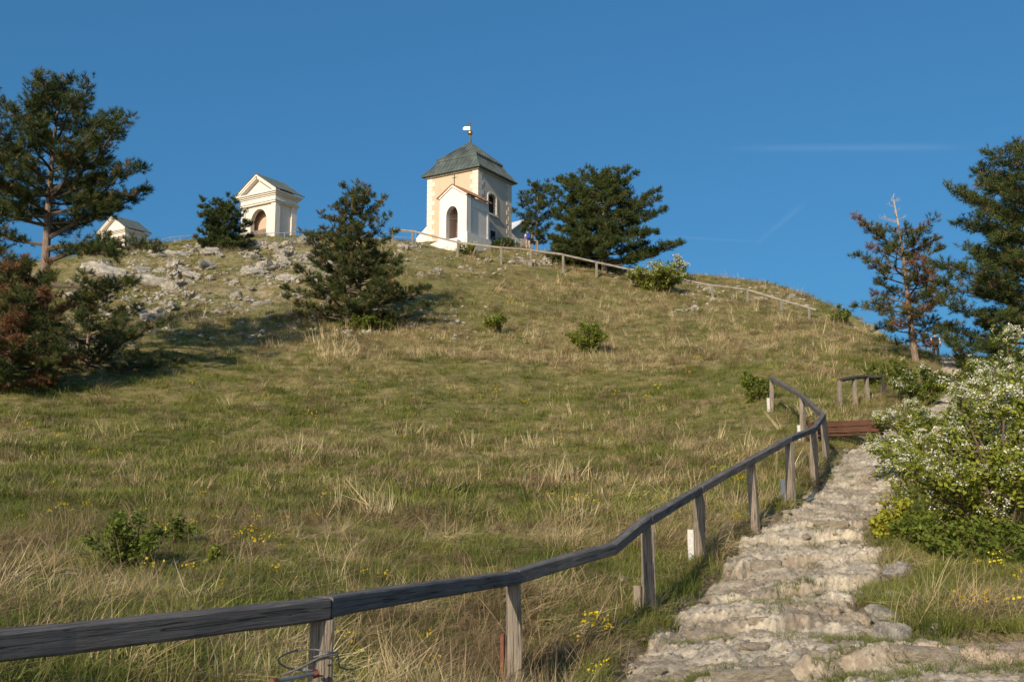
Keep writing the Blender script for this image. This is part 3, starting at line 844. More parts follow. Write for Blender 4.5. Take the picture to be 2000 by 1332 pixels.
mb = MB(); mb.box(rot @ Vector((0, 0, zbal + 0.90)), (0.05, 0.05, 0.62), rot); mb.box(rot @ Vector((0, 0, zbal + 0.95)), (0.42, 0.045, 0.05), rot); mb.build('cross', M['iron'], fin)
# sloping white buttress at the left foot
mb = MB(); zz = hz(cen.x - 3.5, cen.y + 1.0) - zb
mb.prism([(-h - 1.5, zz - 0.6), (-h + 0.01, zz - 0.6), (-h + 0.01, zz + 1.25), (-h - 0.25, zz + 1.1), (-h - 1.5, zz + 0.1)], -h + 0.4, -h + 1.6)
mb.build('buttress', M['white'], tw)

# ---------------------------------------------------------------- small niche chapel in front
mid = pix(911, 470, 79.0); W, L = 2.74, 3.5
c0 = mid - ax * W / 2
zb2 = hz(c0.x, c0.y + 1) - 0.9
nc = empty('niche_chapel', (c0.x, c0.y, zb2), BROT)
tag(nc, 'little white niche chapel with red tile roof and barred arch before the tower', 'chapel')
def z2(px, py, d=79.0): return pix(px, py, d).z - zb2
zE = z2(911, 377); zA = z2(881, 362, 79.8)
zpl = z2(911, 453)
oz0, ozs, ozt = z2(883, 466, 79.7), z2(883, 421, 79.7), z2(883, 402, 79.7)
fw = MB(); hole = arch_pts(-0.10, 1.18, oz0, ozs, ozt)
tri_fill_wall(fw, (-W / 2, 0, W / 2, zE, zA), [(x, z) for x, z in hole], 0.0, 0.62)
# centre line of the split is the opening's, so close the gable to the true ridge
fwall = fw.build('front_wall', M['white'], nc)
# raised gable moulding
mo = MB()
for s in (-1, 1):
    a = Vector((s * (W / 2 + 0.05), -0.05, zE - 0.02)); b_ = Vector((-0.10, -0.05, zA + 0.0))
    d = (b_ - a); ln = d.length; d.normalize(); ang = math.atan2(d.z, d.x)
    mo.box((a + b_) / 2 + Vector((0, -0.005 * s, -0.12)), (ln, 0.12, 0.10), Matrix.Rotation(-ang, 3, 'Y'))
mo.build('gable_moulding', M['white'], nc)
bd = MB(); bi = 0.14
bd.box((-(W / 2 - bi - 0.12), 0.62 + (L - 0.62) / 2, zE / 2 - 0.03), (0.24, L - 0.62, zE - 0.06)); bd.box(((W / 2 - bi - 0.12), 0.62 + (L - 0.62) / 2, zE / 2 - 0.03), (0.24, L - 0.62, zE - 0.06))
bd.box((0, L - 0.12, zE / 2 - 0.03), (W - 2 * bi - 0.48, 0.24, zE - 0.06)); bd.build('body_wall', M['white'], nc)
fm = MB(); xs_ = W / 2 - bi + 0.015
for (y0, y1, za, zc) in ((0.622, 0.86, zpl, zE - 0.62), (L - 0.26, L + 0.01, zpl, zE - 0.62), (0.86, L - 0.26, zE - 0.92, zE - 0.62)):
    fm.box((xs_, (y0 + y1) / 2, (za + zc) / 2), (0.06, y1 - y0, zc - za))
fm.build('wall_frame', M['white'], nc)
pl = MB(); pl.box((0.02, 0.0 + L / 2 - 0.03, zpl / 2 - 0.15), (W + 0.16, L + 0.14, zpl - 0.3)); 
pln = MB()
pln.box((W / 2 + 0.02, L / 2, zpl / 2), (0.16, L + 0.1, zpl)); pln.box((-W / 2 - 0.02, L / 2, zpl / 2), (0.16, L + 0.1, zpl))
pln.box((0, -0.06, oz0 / 2 - 0.02), (W - 0.12, 0.2, oz0 - 0.04)); pln.build('plinth', M['white'], nc)
ap = MB(); ap.prism([(-W / 2 - 2.2, -0.6), (W / 2 - 0.4, -0.6), (W / 2 - 0.4, oz0 - 0.35), (-W / 2 + 0.2, oz0 - 0.3), (-W / 2 - 2.2, 0.75)], -0.75, -0.17)
ap.build('apron_wall', M['white'], nc)
# interior and grille
ib = MB(); ib.box((-0.1, 1.6, (oz0 + ozt) / 2), (1.9, 0.06, ozt - oz0 + 0.6)); ib.box((-0.1, 1.1, oz0 - 0.05), (1.9, 0.95, 0.08)); ib.build('niche_back', M['niche'], nc)
gr = MB()
n = 7
for k in range(-9, 12):
    for s in (-1, 1):
        P = []
        x0 = -0.1 - 0.59; x1 = -0.1 + 0.59
        za = oz0 + k * 0.24; zc = za + s * (x1 - x0) * 1.25
        P0 = Vector((x0, 0.46, za)); P1 = Vector((x1, 0.46, zc))
        # clip to the opening
        t0, t1 = 0.0, 1.0
        for lim, up in ((oz0 + 0.02, 1), (ozs + 0.2, -1)):
            d0 = (P0.z - lim) * up; d1 = (P1.z - lim) * up
            if d0 < 0 and d1 < 0: t0 = 2
            elif d0 < 0: t0 = max(t0, d0 / (d0 - d1))
            elif d1 < 0: t1 = min(t1, d0 / (d0 - d1))
        if t1 - t0 > 0.05: gr.tube([P0.lerp(P1, t0), P0.lerp(P1, t1)], 0.020, 4)
for zz in (oz0 + 0.25, ozs - 0.15): gr.box((-0.1, 0.45, zz), (1.18, 0.05, 0.06))
for k in range(7): gr.tube([(-0.1 - 0.51 + 0.17 * k, 0.47, ozs - 0.1), (-0.1 - 0.51 + 0.17 * k, 0.47, ozs + (ozt - ozs) * math.sqrt(max(0, 1 - ((-0.51 + 0.17 * k) / 0.6) ** 2)) - 0.02)], 0.018, 4)
gr.build('grille', M['iron'], nc)
# tiled roof: real courses
rf = MB()
sl = Vector((W / 2 + 0.16, 0, -(zA - zE) - 0.10)); sln = sl.length; slo = math.atan2(-sl.z, sl.x)
for s in (-1, 1):
    ang = s * slo
    rotm = Matrix.Rotation(ang, 3, 'Y')
    c = Vector((-0.10 * (1 if s < 0 else 1), L / 2 + 0.0, zA + 0.05)) + Vector((s * math.cos(slo) * sln / 2, 0, -math.sin(slo) * sln / 2))
    rf.box(c, (sln, L + 0.06, 0.05), rotm)
roof = rf.build('roof', M['tile'], nc)
tile = MB(); tile.tube([(0, 0, 0), (0.34, 0, -0.012)], [0.065, 0.078], 6); tme = tile.mesh('roof_tile')
for s in (-1, 1):
    ncol = int((L + 0.2) / 0.17); nrow = int(sln / 0.29)
    for i in range(nrow):
        for j in range(ncol + 1):
            dlt = 0.02 + i * sln / nrow
            o = link('roof_tile', tme, M['tile'], roof)
            o.location = (-0.10 + s * math.cos(slo) * dlt, 0.03 + j * (L + 0.05) / ncol, zA + 0.085 - math.sin(slo) * dlt + rng.uniform(-.008, .008))
            o.rotation_euler = (0, slo + rng.uniform(-.03, .03) if s > 0 else math.pi - slo + rng.uniform(-.03, .03), 0)
cr = MB(); cr.box((-0.10, 0.3, zA + 0.55), (0.05, 0.05, 0.95)); cr.box((-0.10, 0.3, zA + 0.72), (0.42, 0.045, 0.05)); cr.build('cross', M['iron'], nc)

# ---------------------------------------------------------------- pedimented pavilions
def pavilion(name, label, px, py, d, W, L, rows, k=1.0):
    """px,py: foot of the front-right corner; rows: photo rows (eave at that corner, apex) """
    mid = pix(px, py, d)
    c = mid - ax * W / 2
    zb = mid.z - 1.0
    t = empty(name, (c.x, c.y, zb), BROT); tag(t, label, 'chapel', 'pedimented wayside chapels')
    zE = pix(px, rows[0], d).z - zb; Hh = zE
    zA = zE + 0.40 * W + 0.0
    foot = 0.7
    hw = W * 0.47; zs = foot + (zE - foot) * 0.46; zt = foot + (zE - foot) * 0.71
    q = MB(); hole = arch_pts(0, hw, foot - 0.7, zs, zt, 14); tri_fill_wall(q, (-W / 2 + 0.1, 0, W / 2 - 0.1, zE), hole, 0.10, 0.5); q.build('front_wall', M['offwhite'], t)
    q = MB()
    for s in (-1, 1): q.box((s * (W / 2 - 0.35), 0.5 + (L - 0.6) / 2, zE / 2), (0.5, L - 0.6, zE))
    q.box((0, L - 0.25, zE / 2), (W - 1.2, 0.3, zE)); q.build('side_wall', M['offwhite'], t)
    for sx in (-1, 1):
        for y in (0.28, L - 0.30):
            q = MB(); pw = 0.5
            q.box((sx * (W / 2 - pw / 2 + 0.04), y, (zE - 0.9 * k + foot) / 2 - 0.3), (pw, 0.56, zE - 0.9 * k + 0.6 - foot + 0.2)); q.box((sx * (W / 2 - pw / 2 + 0.07), y, foot + 0.05), (pw + 0.10, 0.66, 0.35))
            q.build('pilaster', M['offwhite'], t)
    # entablature: architrave, frieze, cornice
    for nm, z0_, hh_, ov in (('architrave', zE - 0.98 * k, 0.14 * k, 0.12), ('architrave', zE - 0.84 * k, 0.10 * k, 0.19), ('frieze', zE - 0.74 * k, 0.36 * k, 0.07), ('cornice', zE - 0.38 * k, 0.12 * k, 0.16), ('cornice', zE - 0.26 * k, 0.12 * k, 0.27), ('cornice', zE - 0.14 * k, 0.14 * k, 0.38)):
        q = MB(); q.box((0, L / 2, z0_ + hh_ / 2), (W + 2 * ov, L + 2 * ov, hh_ - 0.004)); q.build(nm, M['offwhite'], t, bevel=0.02)
    ov = 0.40
    q = MB(); q.prism([(-W / 2 - 0.1, zE), (W / 2 + 0.1, zE), (0, zA - 0.08)], 0.05, L - 0.05); q.build('pediment', M['offwhite'], t)
    rise = (zA - zE); run = W / 2 + ov; sl = math.hypot(run, rise); an = math.atan2(rise, run)
    for s in (-1, 1):
        q = MB()
        c_ = Vector((s * run / 2, -0.17, zE + rise / 2 - 0.03)); rm = Matrix.Rotation(s * an, 3, 'Y')
        q.box(c_, (sl, 0.44, 0.17), rm); q.box(c_ + Vector((-s * 0.05, 0.06, -0.15)), (sl * 0.90, 0.44, 0.12), rm)
        q.build('raking_cornice', M['offwhite'], t)
        q = MB(); q.box(Vector((s * run / 2 + s * 0.02, L / 2, zE + rise / 2 + 0.09)), (sl + 0.08, L + 0.9, 0.06), rm)
        for i in range(9): q.box(Vector((s * run / 2 + s * 0.02, -0.40 + i * (L + 0.8) / 8, zE + rise / 2 + 0.125)), (sl + 0.06, 0.03, 0.04), rm)
        q.build('roof', M['slate'], t)
    q = MB(); q.box((0, 1.05, zE / 2 - 0.4), (W - 1.25, 0.06, zE - 0.9)); q.build('niche_back', M['niche'], t)
    gt = empty('gate', (0, 0.38, 0)); gt.parent = t
    n = 11
    for i in range(n):
        q = MB(); q.box((-hw / 2 + hw * (i + 0.5) / n, 0, foot + 0.55), (hw / n * 0.72, 0.03, 1.75)); q.build('gate_slat', M['gate'], gt)
    return t
pavilion('pavilion_chapel', 'white pedimented chapel with open arch beside the round dark pine', 535, 466, 80.0, 3.95, 2.5, (372, 347))
pv = pavilion('pavilion_chapel', 'distant white pedimented chapel half hidden behind the tall left pine', 242, 497, 103.0, 3.95, 2.6, (447, 424))
# ---------------------------------------------------------------- pale-roofed building behind the tower
bp = pix(1019, 470, 100.0); zb3 = hz(bp.x, bp.y) - 1.5
sb = empty('pale_roofed_building', (bp.x, bp.y, zb3), R(48)); tag(sb, 'small grey building with pale metal gable roof behind the tower chapel', 'building')
ze = pix(1000, 453, 100).z - zb3; za = pix(1020, 431, 100).z - zb3
q = MB(); q.prism([(-1.7, 0), (1.7, 0), (1.7, ze), (0, za - 0.08), (-1.7, ze)], 0, 5.0); q.build('wall', M['greyplaster'], sb)
for s in (-1, 1):
    run, rise = 1.95, (za - ze) * 1.95 / 1.7; an = math.atan2(rise, run)
    q = MB(); q.box((s * run / 2, 2.3, za - rise / 2), (math.hypot(run, rise), 5.6, 0.08), Matrix.Rotation(s * an, 3, 'Y'))
    for i in range(9): q.box((s * run / 2, -0.4 + i * 0.65, za - rise / 2 + 0.05), (math.hypot(run, rise), 0.04, 0.05), Matrix.Rotation(s * an, 3, 'Y'))
    q.build('roof', M['whiteroof'], sb)
# ================================================================== FENCES, BENCH, PEOPLE
frng = random.Random(11)
def beam_obj(name, a, b, w, h, mat, parent, origin, rough=0.004, seg=10, ext=0.0, round_=False):
    """timber from a to b (world), local x along its length; a,b lie on the top centre line"""
    a = Vector(a); b = Vector(b); d = b - a; L = d.length + 2 * ext
    q = MB()
    prof = [(-w / 2, -h), (w / 2, -h), (w / 2, 0), (-w / 2, 0)]
    c = min(w, h) * 0.10
    prof = [(-w / 2 + c, -h), (w / 2 - c, -h), (w / 2, -h + c), (w / 2, -c), (w / 2 - c, 0), (-w / 2 + c, 0), (-w / 2, -c), (-w / 2, -h + c)]
    if round_: prof = [(math.cos(k * math.pi / 5) * w / 2, -h / 2 + math.sin(k * math.pi / 5) * h / 2) for k in range(10)]
    n = len(prof); vs = []; fs = []
    ph = frng.uniform(0, 10)
    for i in range(seg + 1):
        x = L * i / seg
        oy = rough * 2.0 * math.sin(x * 1.9 + ph); oz = rough * 2.0 * math.sin(x * 1.3 + ph * 2)
        for (y, z) in prof: vs.append((x, y + oy + frng.uniform(-rough, rough), z + oz + frng.uniform(-rough, rough)))
    for i in range(seg):
        for k in range(n):
            k2 = (k + 1) % n; fs.append((i * n + k, i * n + k2, (i + 1) * n + k2, (i + 1) * n + k))
    fs.append(tuple(range(n - 1, -1, -1))); fs.append(tuple(range(seg * n, seg * n + n)))
    q.add(vs, fs)
    o = link(name, q.mesh(name), mat, parent)
    dn = d.normalized()
    yy = Vector((0, 0, 1)).cross(dn)
    if yy.length < 1e-4: yy = Vector((0, 1, 0))
    yy.normalize(); zz = dn.cross(yy)
    m = Matrix((dn, yy, zz)).transposed().to_4x4(); m.translation = a - dn * ext - Vector(origin)
    o.matrix_local = m
    return o
def post_obj(base, top, w, mat, parent, origin, rz, name='post', taper=0.06, rough=0.004):
    base = Vector(base); top = Vector(top); h = (top - base).length
    q = MB(); n = 7; c = w * 0.10; vs = []; fs = []
    prof = [(-w / 2 + c, -w / 2), (w / 2 - c, -w / 2), (w / 2, -w / 2 + c), (w / 2, w / 2 - c), (w / 2 - c, w / 2), (-w / 2 + c, w / 2), (-w / 2, w / 2 - c), (-w / 2, -w / 2 + c)]
    ph = frng.uniform(0, 9)
    for i in range(n + 1):
        z = h * i / n; s = 1 + taper * (0.5 - i / n)
        for x, y in prof: vs.append((x * s + 0.008 * math.sin(z * 2.5 + ph) + frng.uniform(-rough, rough), y * s + frng.uniform(-rough, rough), z))
    for i in range(n):
        for k in range(8):
            k2 = (k + 1) % 8; fs.append((i * 8 + k, i * 8 + k2, (i + 1) * 8 + k2, (i + 1) * 8 + k))
    fs.append(tuple(range(7, -1, -1))); fs.append(tuple(range(n * 8, n * 8 + 8)))
    q.add(vs, fs)
    o = link(name, q.mesh(name), mat, parent)
    o.location = base - Vector(origin)
    d = (top - base).normalized()
    o.rotation_euler = (d.to_track_quat('Z', 'Y') @ Euler((0, 0, rz)).to_quaternion()).to_euler()
    return o
# ---- the long handrail beside the path
RAILPTS = [  # column, row of the rail top, distance, post?, stub material
    (-700, 1300, 2.2, True, None), (-170, 1243, 3.3, False, None), (630, 1167, 5.0, True, None), (1003, 1114, 8.2, True, 'rust'), (1192, 1062, 9.9, False, None), (1265, 1006, 11.0, True, 'post_wood'),
    (1365, 950, 13.6, True, 'stub'), (1467, 892, 15.8, True, 'post_wood'), (1540, 853, 17.6, True, 'stub'), (1588, 833, 21.0, True, 'post_wood'), (1608, 808, 23.6, True, 'post_wood'), (1566, 770, 27.2, True, 'stub'), (1506, 735, 31.5, True, 'stub')]
W3 = [pix(px, py, d) for px, py, d, *_ in RAILPTS]
org = Vector((W3[2].x, W3[2].y, hz(W3[2].x, W3[2].y)))
hf = empty('handrail_fence', org)
tag(hf, 'weathered grey timber handrail on square posts beside the stony path', 'fence')
for i in range(len(W3) - 1):
    beam_obj('rail', W3[i] + Vector((0, 0, frng.uniform(-.006, .006))), W3[i + 1] + Vector((0, 0, frng.uniform(-.006, .006))), 0.108 + frng.uniform(-.006, .006), (0.105 if i < 9 else 0.12) + frng.uniform(-.006, .006), M['rail_wood'], hf, org, 0.0022, 14, -0.003 if i not in (0,) else 0.0)
for i, (px, py, d, pp, st) in enumerate(RAILPTS):
    if not pp: continue
    p = W3[i]; a = W3[max(i - 1, 0)]; b = W3[min(i + 1, len(W3) - 1)]
    rz = math.atan2(b.y - a.y, b.x - a.x)
    g = hz(p.x, p.y)
    lean = Vector((frng.uniform(-.03, .03), frng.uniform(-.03, .03), 0))
    post_obj(Vector((p.x, p.y, g - 0.35)) + lean, p - Vector((0, 0, 0.10)), 0.115 if i < 5 else 0.125, M['post_wood'], hf, org, rz)
    if st and i not in (9, 10, 7):
        off = Vector((-0.12, 0.015, 0)) if st != 'rust' else Vector((-0.085, -0.03, 0))
        hh = {'stub': 0.42, 'post_wood': 0.30, 'rust': 0.42}[st]
        post_obj(Vector((p.x, p.y, g - 0.3)) + off, Vector((p.x, p.y, g + hh)) + off, 0.085 if st != 'rust' else 0.032, M[st], hf, org, rz, 'post_foot', 0.0, 0.002)
# bolts that hold the rails and a crack-side nail
for i in (2, 3, 5):
    p = W3[i]; q = MB(); q.tube([p - org + Vector((-0.25, -0.18, -0.14)), p - org + Vector((-0.25, -0.18, -0.09))], 0.009, 6); q.build('bolt', M['rust'], hf)
# ---- slack wire rope and turnbuckle on the near post
p0 = W3[2]; base0 = Vector((p0.x, p0.y, p0.z))
def curve_pts(P, n=40):
    P = [Vector(p) for p in P]; out = []
    for i in range(len(P) - 1):
        p_1 = P[max(i - 1, 0)]; a = P[i]; b = P[i + 1]; c = P[min(i + 2, len(P) - 1)]
        for k in range(n // (len(P) - 1)):
            t = k / (n // (len(P) - 1))
            out.append(0.5 * ((2 * a) + (b - p_1) * t + (2 * p_1 - 5 * a + 4 * b - c) * t * t + (3 * a - p_1 - 3 * b + c) * t ** 3))
    out.append(P[-1]); return out
wr = empty('wire_rope', (p0.x, p0.y, p0.z - 0.33)); tag(wr, 'slack loop of grey steel wire rope tied round the near post', 'wire rope')
o3 = Vector(wr.location)
q = MB(); q.tube(curve_pts([pix(660, 1275, 4.92) - o3, pix(640, 1272, 4.86) - o3, pix(612, 1268, 4.85) - o3, pix(575, 1271, 4.8) - o3, pix(546, 1284, 4.78) - o3, pix(548, 1296, 4.8) - o3, pix(570, 1306, 4.84) - o3, pix(612, 1309, 4.88) - o3]), 0.0045, 6); q.build('loop', M['cable'], wr)
q = MB(); q.tube(curve_pts([pix(550, 1318, 4.72) - o3, pix(585, 1304, 4.76) - o3, pix(625, 1284, 4.83) - o3, pix(658, 1277, 4.9) - o3]), 0.0055, 6); q.build('rope_end', M['cable'], wr)
q = MB(); q.tube(curve_pts([pix(612, 1283, 4.85) - o3, pix(640, 1276, 4.86) - o3, pix(659, 1278, 4.93) - o3, pix(664, 1302, 5.0) - o3, pix(690, 1307, 5.1) - o3]), 0.004, 6); q.build('tie_wire', M['cable'], wr)
q = MB(); q.tube([pix(594, 1307, 4.82) - o3, pix(601, 1307.5, 4.83) - o3], 0.008, 6); q.build('ferrule', M['steel'], wr)
tb = empty('turnbuckle_rod', pix(618, 1314, 4.86)); tag(tb, 'shiny steel tension rod with rusty nut bolted to the near post', 'tension rod')
o4 = Vector(tb.location)
q = MB(); q.tube([Vector((0, 0, 0)), pix(535, 1331, 4.55) - o4], 0.009, 8); q.build('rod', M['steel'], tb)
q = MB(); q.tube([Vector((0.004, 0, 0.001)), Vector((-0.016, -0.02, -0.004))], 0.020, 6); q.tube([pix(540, 1330, 4.57) - o4, pix(530, 1332, 4.54) - o4], 0.018, 6); q.build('nut', M['rust'], tb)
p2 = W3[5]
lw_ = empty('loose_wire', (p2.x, p2.y, hz(p2.x, p2.y))); tag(lw_, 'thin grey wire trailing from a mid post down to the path edge', 'wire')
o5 = Vector(lw_.location)
q = MB(); q.tube(curve_pts([pix(1258, 1080, 10.93) - o5, pix(1262, 1130, 10.9) - o5, pix(1270, 1190, 10.9) - o5, pix(1290, 1215, 10.9) - o5, pix(1312, 1224, 10.95) - o5]), 0.004, 5); q.build('strand', M['cable'], lw_)

# ---- pale handrail running along the crest
CR = [(767, 447, 78.5, 472, 1), (806, 450, 78.0, 476, 1), (894, 472, 75, 498, 1), (979, 482, 72, 514, 1), (1037, 487, 72.5, 511, 1), (1100, 496, 72.5, 524, 1), (1165, 511, 72.5, 535, 1), (1232, 525, 72.5, 545, 1), (1310, 540, 72, 560, 1), (1391, 556, 71, 586, 1), (1460, 570, 71, 593, 1), (1526, 587, 70, 613, 1), (1580, 600, 69.5, 624, 1), (1594, 603, 69.3, 0, 0)]
CP = []
for px, py, d, pb, pp in CR:
    p = pix(px, py, d); g = hz(p.x, p.y)
    if pp: p.z = max(p.z, g + 0.95)
    CP.append(p)
org2 = Vector((CP[0].x, CP[0].y, hz(CP[0].x, CP[0].y)))
cf = empty('crest_fence', org2); tag(cf, 'pale wooden handrail fence stepping down along the skyline right of the chapel', 'fence')
for i in range(len(CP) - 1): beam_obj('rail', CP[i], CP[i + 1], 0.11, 0.14, M['pale_wood'], cf, org2, 0.004, 4, 0.02)
for i, p in enumerate(CP):
    if CR[i][4]: post_obj((p.x, p.y, hz(p.x, p.y) - 0.3), p - Vector((0, 0, 0.05)), 0.15, M['pale_wood'], cf, org2, 0.3)
# ---- metal railings on the skyline
def railing(label, P, d, mat='rail_metal', hgt=0.95, rows=(1.0, 0.5), r=0.03):
    pts_ = [pix(x, y, d) for x, y in P]
    o = Vector((pts_[0].x, pts_[0].y, hz(pts_[0].x, pts_[0].y)))
    t = empty('railing', o); tag(t, label, 'railing', 'railings on the hilltop')
    for i, p in enumerate(pts_):
        g = hz(p.x, p.y) - 0.2
        q = MB(); q.tube([Vector((p.x, p.y, min(g, p.z - 0.6))) - o, p - o], r * 1.3, 6); q.build('post', M[mat], t)
    for i in range(len(pts_) - 1):
        for k in rows:
            a = pts_[i] - o; b = pts_[i + 1] - o; dz = Vector((0, 0, -(1 - k) * hgt))
            q = MB(); q.tube([a + dz, b + dz], r, 6); q.build('rail', M[mat], t)
railing('blue grey metal railing on the skyline left of the round dark pine', [(300, 473), (316, 469), (333, 463.5), (352, 462), (376, 460.5)], 84.0)
railing('metal railing on the skyline before the arched white chapel', [(470, 458.5), (521, 456), (556, 455), (592, 452.5)], 77.5)
railing('short railing on the skyline just left of the tower chapel', [(742, 456), (768, 452), (812, 455)], 82)
railing('grey railing between the tower chapel and the hiker', [(962, 464), (1007, 467), (1018, 468), (1050, 471)], 84.5, 'pale_wood', 0.9, (1.0,), 0.05)
# ---- short dark log rail
LG = [(1639, 739, 35.5, 797), (1668, 734, 36.3, 792), (1692, 732, 37, 786), (1724, 731, 37.8, 782)]
LP = [pix(a, b, hit(a, e).y) for a, b, c, e in LG]
o6 = Vector((LP[0].x, LP[0].y, hz(LP[0].x, LP[0].y)))
lg = empty('log_rail', o6); tag(lg, 'short dark log rail on four thin posts beyond the bench', 'fence')
for i in range(3): beam_obj('rail', LP[i], LP[i + 1], 0.13, 0.13, M['log'], lg, o6, 0.006, 6, 0.06, True)
for i, p in enumerate(LP):
    post_obj((p.x + frng.uniform(-.03, .03), p.y, min(hz(p.x, p.y) - 0.2, p.z - 1.05)), p - Vector((0, 0, 0.07)), 0.12, M['post_wood'] if i < 3 else M['log'], lg, o6, 0.3)
q = MB(); a = pix(1722, 768, 37.5); b = pix(1703, 776, 37.3); q.tube([a - o6, b - o6], 0.04, 6); q.tube([a - o6, pix(1723, 788, 37.5) - o6], 0.04, 6); q.build('brace', M['stub'], lg)
# ---- bench
bc = pix(1648, 856, 26.5); bc.z = hz(bc.x, bc.y) - 0.20
bn = empty('park_bench', bc, R(-32)); tag(bn, 'red brown plank bench with backrest at the bend of the path', 'bench')
for k, (y, z, an) in enumerate(((-0.13, 0.40, 0), (0.06, 0.415, 0.0))):
    o = beam_obj('seat_plank', (-1.0, y, z), (1.0, y, z), 0.17, 0.05, M['rust_wood'], bn, (0, 0, 0), 0.002, 6)
for k, z in enumerate((0.53, 0.70)):
    q = MB(); q.box((0, 0, 0), (2.0, 0.045, 0.16)); o = q.build('back_plank', M['rust_wood'], bn, (0, 0.20 + 0.06 * k, z), bevel=0.006); o.rotation_euler = (R(-24), 0, 0)
for sx in (-0.72, 0.72):
    q = MB(); q.prism([(-0.25, -0.3), (0.22, -0.3), (0.22, 0.36), (-0.22, 0.345)], -0.06, 0.06); o = q.build('leg', M['rock'], bn, (sx, 0, 0)); o.rotation_euler = (0, 0, R(90))
    q = MB(); q.tube([(sx, 0.2, 0.30), (sx, 0.30, 0.86)], 0.03, 6); q.build('back_bracket', M['iron'], bn)

# ---- people
SKIN = simple('skin', (0.48, 0.28, 0.20), 0.6, 0.05, 5); HAIR = simple('dark_hair', (0.03, 0.022, 0.016), 0.7, 0.2, 30)
CLOTH = {n: simple(n, c, 0.85, 0.1, 12) for n, c in (('pale_shirt', (0.62, 0.55, 0.55)), ('grey_beige_shorts', (0.42, 0.38, 0.33)), ('blue_backpack', (0.02, 0.07, 0.36)), ('teal_cap', (0.02, 0.42, 0.38)), ('black_cloth', (0.02, 0.02, 0.025)), ('white_shirt', (0.62, 0.64, 0.68)), ('shoe', (0.06, 0.05, 0.05)))}
def skinned(name, J, E, mat, parent, root=0, sub=2):
    me = bpy.data.meshes.new(name); me.from_pydata([j[:3] for j in J], E, [])
    o = link(name, me, None, parent)
    sk = o.modifiers.new('skin', 'SKIN'); sk.use_smooth_shade = True
    for i, (sv, j) in enumerate(zip(me.skin_vertices[0].data, J)):
        sv.radius = (j[3], j[4] if len(j) > 4 else j[3]); sv.use_root = (i == root)
    ss = o.modifiers.new('sub', 'SUBSURF'); ss.levels = sub; ss.render_levels = sub
    dg = bpy.context.evaluated_depsgraph_get(); m2 = bpy.data.meshes.new_from_object(o.evaluated_get(dg))
    o.modifiers.clear(); o.data = m2; m2.materials.clear(); m2.materials.append(mat)
    for p_ in m2.polygons: p_.use_smooth = True
    return o
